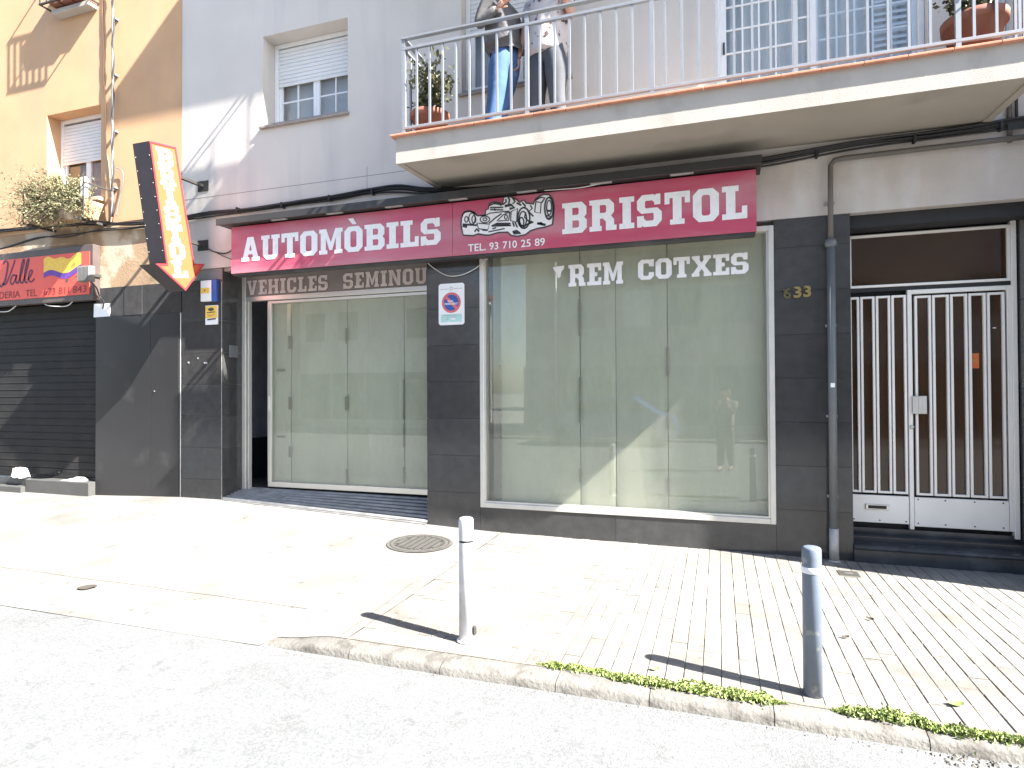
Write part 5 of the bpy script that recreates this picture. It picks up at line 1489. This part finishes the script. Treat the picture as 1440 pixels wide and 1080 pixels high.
def person(label, base, J, fac, side, up_r, top_mat, leg_mat, hair_mat, sleeve, hem, stout=1.0):
    """J: joints in metres relative to base; fac: facing unit vector; side: vector to the person's left"""
    t = thing('person', label, 'person', base)
    B = Vector(base); P = {k: B + Vector(v) for k, v in J.items()}
    s = stout
    # body: legs, trunk, head, arms in one skin
    names = ['pelvis', 'waist', 'chest', 'neck', 'head0', 'head1', 'head2',
             'sh_l', 'el_l', 'wr_l', 'sh_r', 'el_r', 'wr_r', 'hip_l', 'kn_l', 'an_l', 'toe_l', 'hip_r', 'kn_r', 'an_r', 'toe_r']
    P['head0'] = P['neck'] + Vector((0, 0, .075)) + fac * .012
    P['head1'] = P['neck'] + Vector((0, 0, .15)) + fac * .02
    P['head2'] = P['neck'] + Vector((0, 0, .225)) + fac * .012
    rad = dict(pelvis=.135 * s, waist=.125 * s, chest=.145 * s, neck=.052, head0=.062, head1=.088, head2=.07,
               sh_l=.062, el_l=.042, wr_l=.028, sh_r=.062, el_r=.042, wr_r=.028,
               hip_l=.085, kn_l=.056, an_l=.037, toe_l=.03, hip_r=.085, kn_r=.056, an_r=.037, toe_r=.03)
    ed = [('pelvis', 'waist'), ('waist', 'chest'), ('chest', 'neck'), ('neck', 'head0'), ('head0', 'head1'), ('head1', 'head2')]
    for q in 'lr': ed += [('chest', 'sh_' + q), ('sh_' + q, 'el_' + q), ('el_' + q, 'wr_' + q), ('pelvis', 'hip_' + q), ('hip_' + q, 'kn_' + q), ('kn_' + q, 'an_' + q), ('an_' + q, 'toe_' + q)]
    ix = {n: i for i, n in enumerate(names)}
    body = skin_mesh('body', [(P[n], rad[n]) for n in names], [(ix[a], ix[b]) for a, b in ed], M['skin'], t)
    for q in 'lr':
        w0, e0 = P['wr_' + q], P['el_' + q]
        d = (w0 - e0).normalized()
        sd = d.cross(fac); sd = sd.normalized() if sd.length > .1 else side
        palm = w0 + d * .055
        h = skin_mesh('hand', [(w0 - d * .01, (.022, .026)), (w0 + d * .03, (.026, .032)), (palm + d * .025, (.02, .036))], [(0, 1), (1, 2)], M['skin'], t)
        join_into(body, h)
        cl = d.cross(sd) * (1 if q == 'l' else -1)
        for i, ln in enumerate((.07, .08, .074, .056)):
            b0 = palm + d * .01 + sd * (.027 - .018 * i)
            f1 = b0 + d * ln * .5; f2 = f1 + (d * .8 + cl * .5).normalized() * ln * .45; f3 = f2 + (d * .4 + cl * .8).normalized() * ln * .35
            join_into(body, skin_mesh('finger', [(b0, .0095), (f1, .009), (f2, .0085), (f3, .007)], [(0, 1), (1, 2), (2, 3)], M['skin'], t))
        b0 = w0 + d * .025 + sd * .026; f1 = b0 + (d + sd).normalized() * .035; f2 = f1 + (d + sd * .3 + cl * .4).normalized() * .032
        join_into(body, skin_mesh('thumb', [(b0, .011), (f1, .010), (f2, .008)], [(0, 1), (1, 2)], M['skin'], t))
    # face
    hc = P['head1']
    fb = MB()
    fb.lathe([(.016, -.02), (.013, .0), (.004, .018)], hc + fac * .085 + Vector((0, 0, .0)), 8, tuple(fac * .8 + Vector((0, 0, -.2))))
    for k2 in (-1, 1):
        fb.lathe([(0, -.012), (.022, -.008), (.03, 0), (.022, .006), (0, .008)], hc + side * .086 * k2, 10, tuple(side * k2))
    join_into(body, fb.build('nose', M['skin'], t))
    ey = MB()
    for k2 in (-1, 1): ey.lathe([(0, -.008), (.010, -.004), (.010, .002), (0, .006)], hc + fac * .083 + side * .031 * k2 + Vector((0, 0, .022)), 10, tuple(fac))
    ey.build('eyes', M['ink'], t)
    mo = MB(); mo.tube([hc + fac * .078 - side * .022 + Vector((0, 0, -.055)), hc + fac * .086 + Vector((0, 0, -.057)), hc + fac * .078 + side * .022 + Vector((0, 0, -.055))], .005, 6)
    mo.build('mouth', M['red_ring'], t)
    skin_mesh('hair', [(hc + Vector((0, 0, .045)) - fac * .035, .088), (hc + Vector((0, 0, .085)) - fac * .015, .078), (hc + Vector((0, 0, -.02)) - fac * .055, .06)], [(0, 1), (0, 2)], hair_mat, t)
    # trousers
    nn = ['pelvis0', 'pelvis', 'hip_l', 'kn_l', 'cuff_l', 'hip_r', 'kn_r', 'cuff_r']
    Q = dict(P); Q['pelvis0'] = P['pelvis'].lerp(P['waist'], .45)
    for q in 'lr': Q['cuff_' + q] = P['kn_' + q].lerp(P['an_' + q], .97)
    rr = dict(pelvis0=.125 * s, pelvis=.165 * s, hip_l=.125 * s, kn_l=.095, cuff_l=.078, hip_r=.125 * s, kn_r=.095, cuff_r=.078)
    for q in 'lr':
        nn.append('mid_' + q); Q['mid_' + q] = P['hip_' + q].lerp(P['kn_' + q], .5) + fac * .01; rr['mid_' + q] = .112 * s
    ii = {n: i for i, n in enumerate(nn)}
    e2 = [('pelvis0', 'pelvis')] + [e for q in 'lr' for e in (('pelvis', 'hip_' + q), ('hip_' + q, 'mid_' + q), ('mid_' + q, 'kn_' + q), ('kn_' + q, 'cuff_' + q))]
    skin_mesh('trousers', [(Q[n], rr[n]) for n in nn], [(ii[a], ii[b]) for a, b in e2], leg_mat, t, 1)
    # top
    nn = ['hem', 'waist', 'chest', 'collar', 'sh_l', 'sh_r', 'cf_l', 'cf_r']
    Q['hem'] = P['pelvis'] + Vector((0, 0, hem)); Q['collar'] = P['chest'].lerp(P['neck'], .62)
    rr = dict(hem=(.205 * s, .175 * s), waist=.185 * s, chest=.19 * s, collar=.085, sh_l=.095, sh_r=.095)
    e2 = [('hem', 'waist'), ('waist', 'chest'), ('chest', 'collar')]
    for q in 'lr':
        if sleeve > 1:
            nn.append('el_' + q); rr['el_' + q] = .06
            Q['cf_' + q] = P['el_' + q].lerp(P['wr_' + q], sleeve - 1); rr['cf_' + q] = .044
            e2 += [('chest', 'sh_' + q), ('sh_' + q, 'el_' + q), ('el_' + q, 'cf_' + q)]
        else:
            Q['cf_' + q] = P['sh_' + q].lerp(P['el_' + q], sleeve); rr['cf_' + q] = .072
            e2 += [('chest', 'sh_' + q), ('sh_' + q, 'cf_' + q)]
    ii = {n: i for i, n in enumerate(nn)}
    skin_mesh('jacket' if sleeve > 1 else 'shirt', [(Q[n], rr[n]) for n in nn], [(ii[a], ii[b]) for a, b in e2], top_mat, t, 1)
    for q in 'lr':
        a, b = P['an_' + q], P['toe_' + q]
        d = (b - a); d.z = 0
        skin_mesh('shoe', [(Vector((a.x, a.y, B.z + .045)) - d * .18, (.042, .045)), (Vector((a.x, a.y, B.z + .045)) + d * .4, (.04, .038)), (Vector((b.x, b.y, B.z + .03)) + d * .12, (.036, .028))], [(0, 1), (1, 2)], M['shoe'], t)
    return t

# person in dark jacket and jeans, side-on, facing the other one
fA = Vector((.92, -.38, 0)).normalized(); sA = Vector((0, 0, 1)).cross(fA)
def J_of(fac, side, lean, hipw, shw, legs, arms, hgt=1.0):
    d = {}
    d['pelvis'] = Vector((0, 0, .94)); d['waist'] = Vector((0, 0, 1.10)) + lean * .35; d['chest'] = Vector((0, 0, 1.33)) + lean * .8
    d['neck'] = Vector((0, 0, 1.50)) + lean
    for q, k2 in (('l', 1), ('r', -1)):
        d['sh_' + q] = Vector((0, 0, 1.41)) + lean * .9 + side * shw * k2
        d['hip_' + q] = Vector((0, 0, .86)) + side * hipw * k2
        kn, an = legs[q]
        d['kn_' + q] = Vector((0, 0, .49)) + side * hipw * k2 * .95 + kn
        d['an_' + q] = Vector((0, 0, .085)) + side * hipw * k2 * .9 + an
        d['toe_' + q] = d['an_' + q] + fac * .15 + Vector((0, 0, -.05))
        d['el_' + q], d['wr_' + q] = [d['sh_' + q] + v for v in arms[q]]
    return {k: v * hgt for k, v in d.items()}
jA = J_of(fA, sA, Vector((-.05, .0, 0)), .085, .19,
          dict(l=(fA * -.03 + Vector((-.06, 0, 0)), Vector((-.17, 0, 0))), r=(fA * .03 + Vector((-.06, 0, 0)), Vector((-.11, 0, 0)))),
          dict(l=(Vector((-.05, .02, -.28)) + sA * .05, Vector((-.03, .0, -.12)) + fA * .22), r=(Vector((-.08, 0, -.28)) - sA * .05, Vector((-.05, 0, -.14)) + fA * .20)), 1.02)
person('person in dark jacket and blue jeans standing on the balcony', (-2.09, -.42, 4.172), jA, fA, sA, None, M['jacket'], M['denim'], M['hair'], 1.97, .04, 1.05)
fB = Vector((-.25, -.97, 0)).normalized(); sB = Vector((0, 0, 1)).cross(fB)
jB = J_of(fB, sB, Vector((.02, -.02, 0)), .095, .205,
          dict(l=(fB * .02 + Vector((.02, 0, 0)), Vector((.05, 0, 0))), r=(fB * .03 + Vector((-.02, 0, 0)), Vector((-.02, 0, 0)))),
          dict(l=(Vector((.06, -.02, -.28)), Vector((.0, -.10, -.02)) + fB * .10), r=(Vector((-.07, -.02, -.29)), Vector((-.13, -.04, -.53)))), 1.02)
person('person in white patterned shirt and grey trousers standing on the balcony', (-1.64, -.37, 4.172), jB, fB, sB, None, M['shirt'], M['trousers'], M['hair'], .62, -.10, 1.22)

# ------------------------------------------------------------------ the other side of the street and the next house (they shade and are mirrored)
def house(label, x0, x1, y0, y1, h, m, cols, floors, flip):
    t = thing('house', label, 'house', ((x0 + x1) / 2, (y0 + y1) / 2, 0))
    MB().box(x0, x1, y0, y1, -.14, h).build('wall', m, t)
    MB().box(x0 - .15, x1 + .15, y0 - .15, y1 + .15, h + .001, h + .18).build('roof', M['roof'], t)
    yf = y1 if flip else y0; sg2 = 1 if flip else -1
    for f in range(floors):
        z0 = (.25 if f == 0 else .9 + 3.0 * f)
        for c in range(cols):
            xc = x0 + (x1 - x0) * (c + .5) / cols
            hw = .62 if f else .95
            hh = 1.5 if f else 2.3
            ya, yb = sorted((yf + sg2 * .001, yf + sg2 * .06))
            fr2 = frame_rect(MB(), xc - hw, xc + hw, z0, z0 + hh, .08, ya, yb).build('window', m, t)
            ya, yb = sorted((yf + sg2 * .002, yf + sg2 * .02))
            boxp('pane', fr2, M['opp_glass'] if f == 0 or (c + f) % 3 else M['shade_blind'], xc - hw + .081, xc + hw - .081, ya, yb, z0 + .081, z0 + hh - .081)
    return t
house('ochre house opposite, mirrored in the large shop window', -7.2, 1.5, -26, -16.6, 10.2, M['opp_a'], 5, 3, True)
house('grey house opposite at the right, mirrored in the glass', 1.55, 13, -26, -16.6, 8.6, M['opp_d'], 6, 2, True)
house('white house opposite beyond the side street, mirrored in the entry glass', -19, -11.8, -25, -17.4, 6.6, M['opp_b'], 4, 2, True)
house('brick house opposite at the far end of the street', -33, -19.1, -26, -16.6, 9.0, M['opp_c'], 7, 3, True)
house('pale house at the end of the side street opposite', -13, -6, -60, -48, 7.5, M['opp_b'], 3, 2, True)
nh = thing('house', 'plastered neighbouring house standing forward at the right of the entrance', 'house', (6, 0, 0))
MB().box(2.905, 12, -.745, 8, -.12, 9.4).build('wall', M['band'], nh)
MB().box(2.905, 12.1, -.82, 8, 9.401, 9.55).build('roof', M['roof'], nh)
for c in range(3):
    for f in range(3):
        xc = 4.6 + 2.6 * c; z0 = .3 if f == 0 else .9 + 3 * f
        fr2 = frame_rect(MB(), xc - .6, xc + .6, z0, z0 + (2.2 if f == 0 else 1.4), .07, -.80, -.746).build('window', M['white'], nh)
        boxp('pane', fr2, M['amber'], xc - .529, xc + .529, -.77, -.747, z0 + .071, z0 + (2.2 if f == 0 else 1.4) - .071)
lp = thing('street_lamp', 'tall grey street lamp on the opposite pavement, mirrored in the glass', 'street lamp', (-5.6, -15.1, 0))
MB().tube([(-5.6, -15.1, 0), (-5.6, -15.1, 3), (-5.6, -15.1, 7.2)], [.07, .055, .045], 10).build('pole', M['steel'], lp)
MB().tube([(-5.6, -15.1, 7.15), (-5.6, -14.4, 7.5), (-5.6, -13.6, 7.55)], .035, 8).build('arm', M['steel'], lp)
MB().box(-5.72, -5.48, -13.6, -13.0, 7.48, 7.6).build('lamp_head', M['steel'], lp, .03)
# parked blue car on the far side
cr = thing('parked_car', 'blue hatchback parked across the street, mirrored in the glass', 'car', (-3.2, -12.6, -.08))
bp = [(-1.95, .28), (-2.0, .62), (-1.85, .92), (-1.55, .98), (-.95, 1.42), (.75, 1.48), (1.45, 1.02), (1.95, .88), (2.02, .55), (1.98, .28)]
mb = MB(); mb.prism([bp], lambda a, b, d: (-3.2 + a, -13.45 + d, -.08 + b), 1.7); mb.build('body', M['car_blue'], cr, .05)
for yy in (-13.453, -11.747):
    mb = MB()
    mb.poly([[(-4.6, .93), (-4.08, 1.27), (-3.4, 1.30), (-3.4, .93)]], lambda a, b: (a, yy, b - .0)); mb.poly([[(-3.32, .93), (-3.32, 1.30), (-2.5, 1.33), (-1.95, .95)]], lambda a, b: (a, yy, b))
    mb.build('window', M['amber'], cr, fix=False)
for wx in (-4.45, -1.95):
    for yy in (-13.5, -11.7):
        MB().lathe([(.0, -.1), (.2, -.1), (.3, -.09), (.31, 0), (.3, .09), (.2, .1), (0, .1)], (wx, yy, .225), 20, (0, 1, 0)).build('wheel', M['rubber'], cr)

# the photographer, standing behind the camera and mirrored in the shop window
fP = Vector((-.32, .95, 0)).normalized(); sP = Vector((0, 0, 1)).cross(fP)
jP = J_of(fP, sP, Vector((0, 0, 0)), .09, .19, dict(l=(fP * .06, fP * .12), r=(fP * .0, fP * -.10)),
          dict(l=(Vector((0, 0, -.20)) + fP * .10, Vector((0, 0, -.08)) + fP * .14 - sP * .06), r=(Vector((0, 0, -.20)) + fP * .10, Vector((0, 0, -.08)) + fP * .14 + sP * .06)), .98)
person('person in dark clothes standing in the road, mirrored in the shop window', tuple(Vector((0, -6.456, -.064)) - fP * .42), jP, fP, sP, None, M['jacket'], M['trousers'], M['hair'], 1.95, .02)
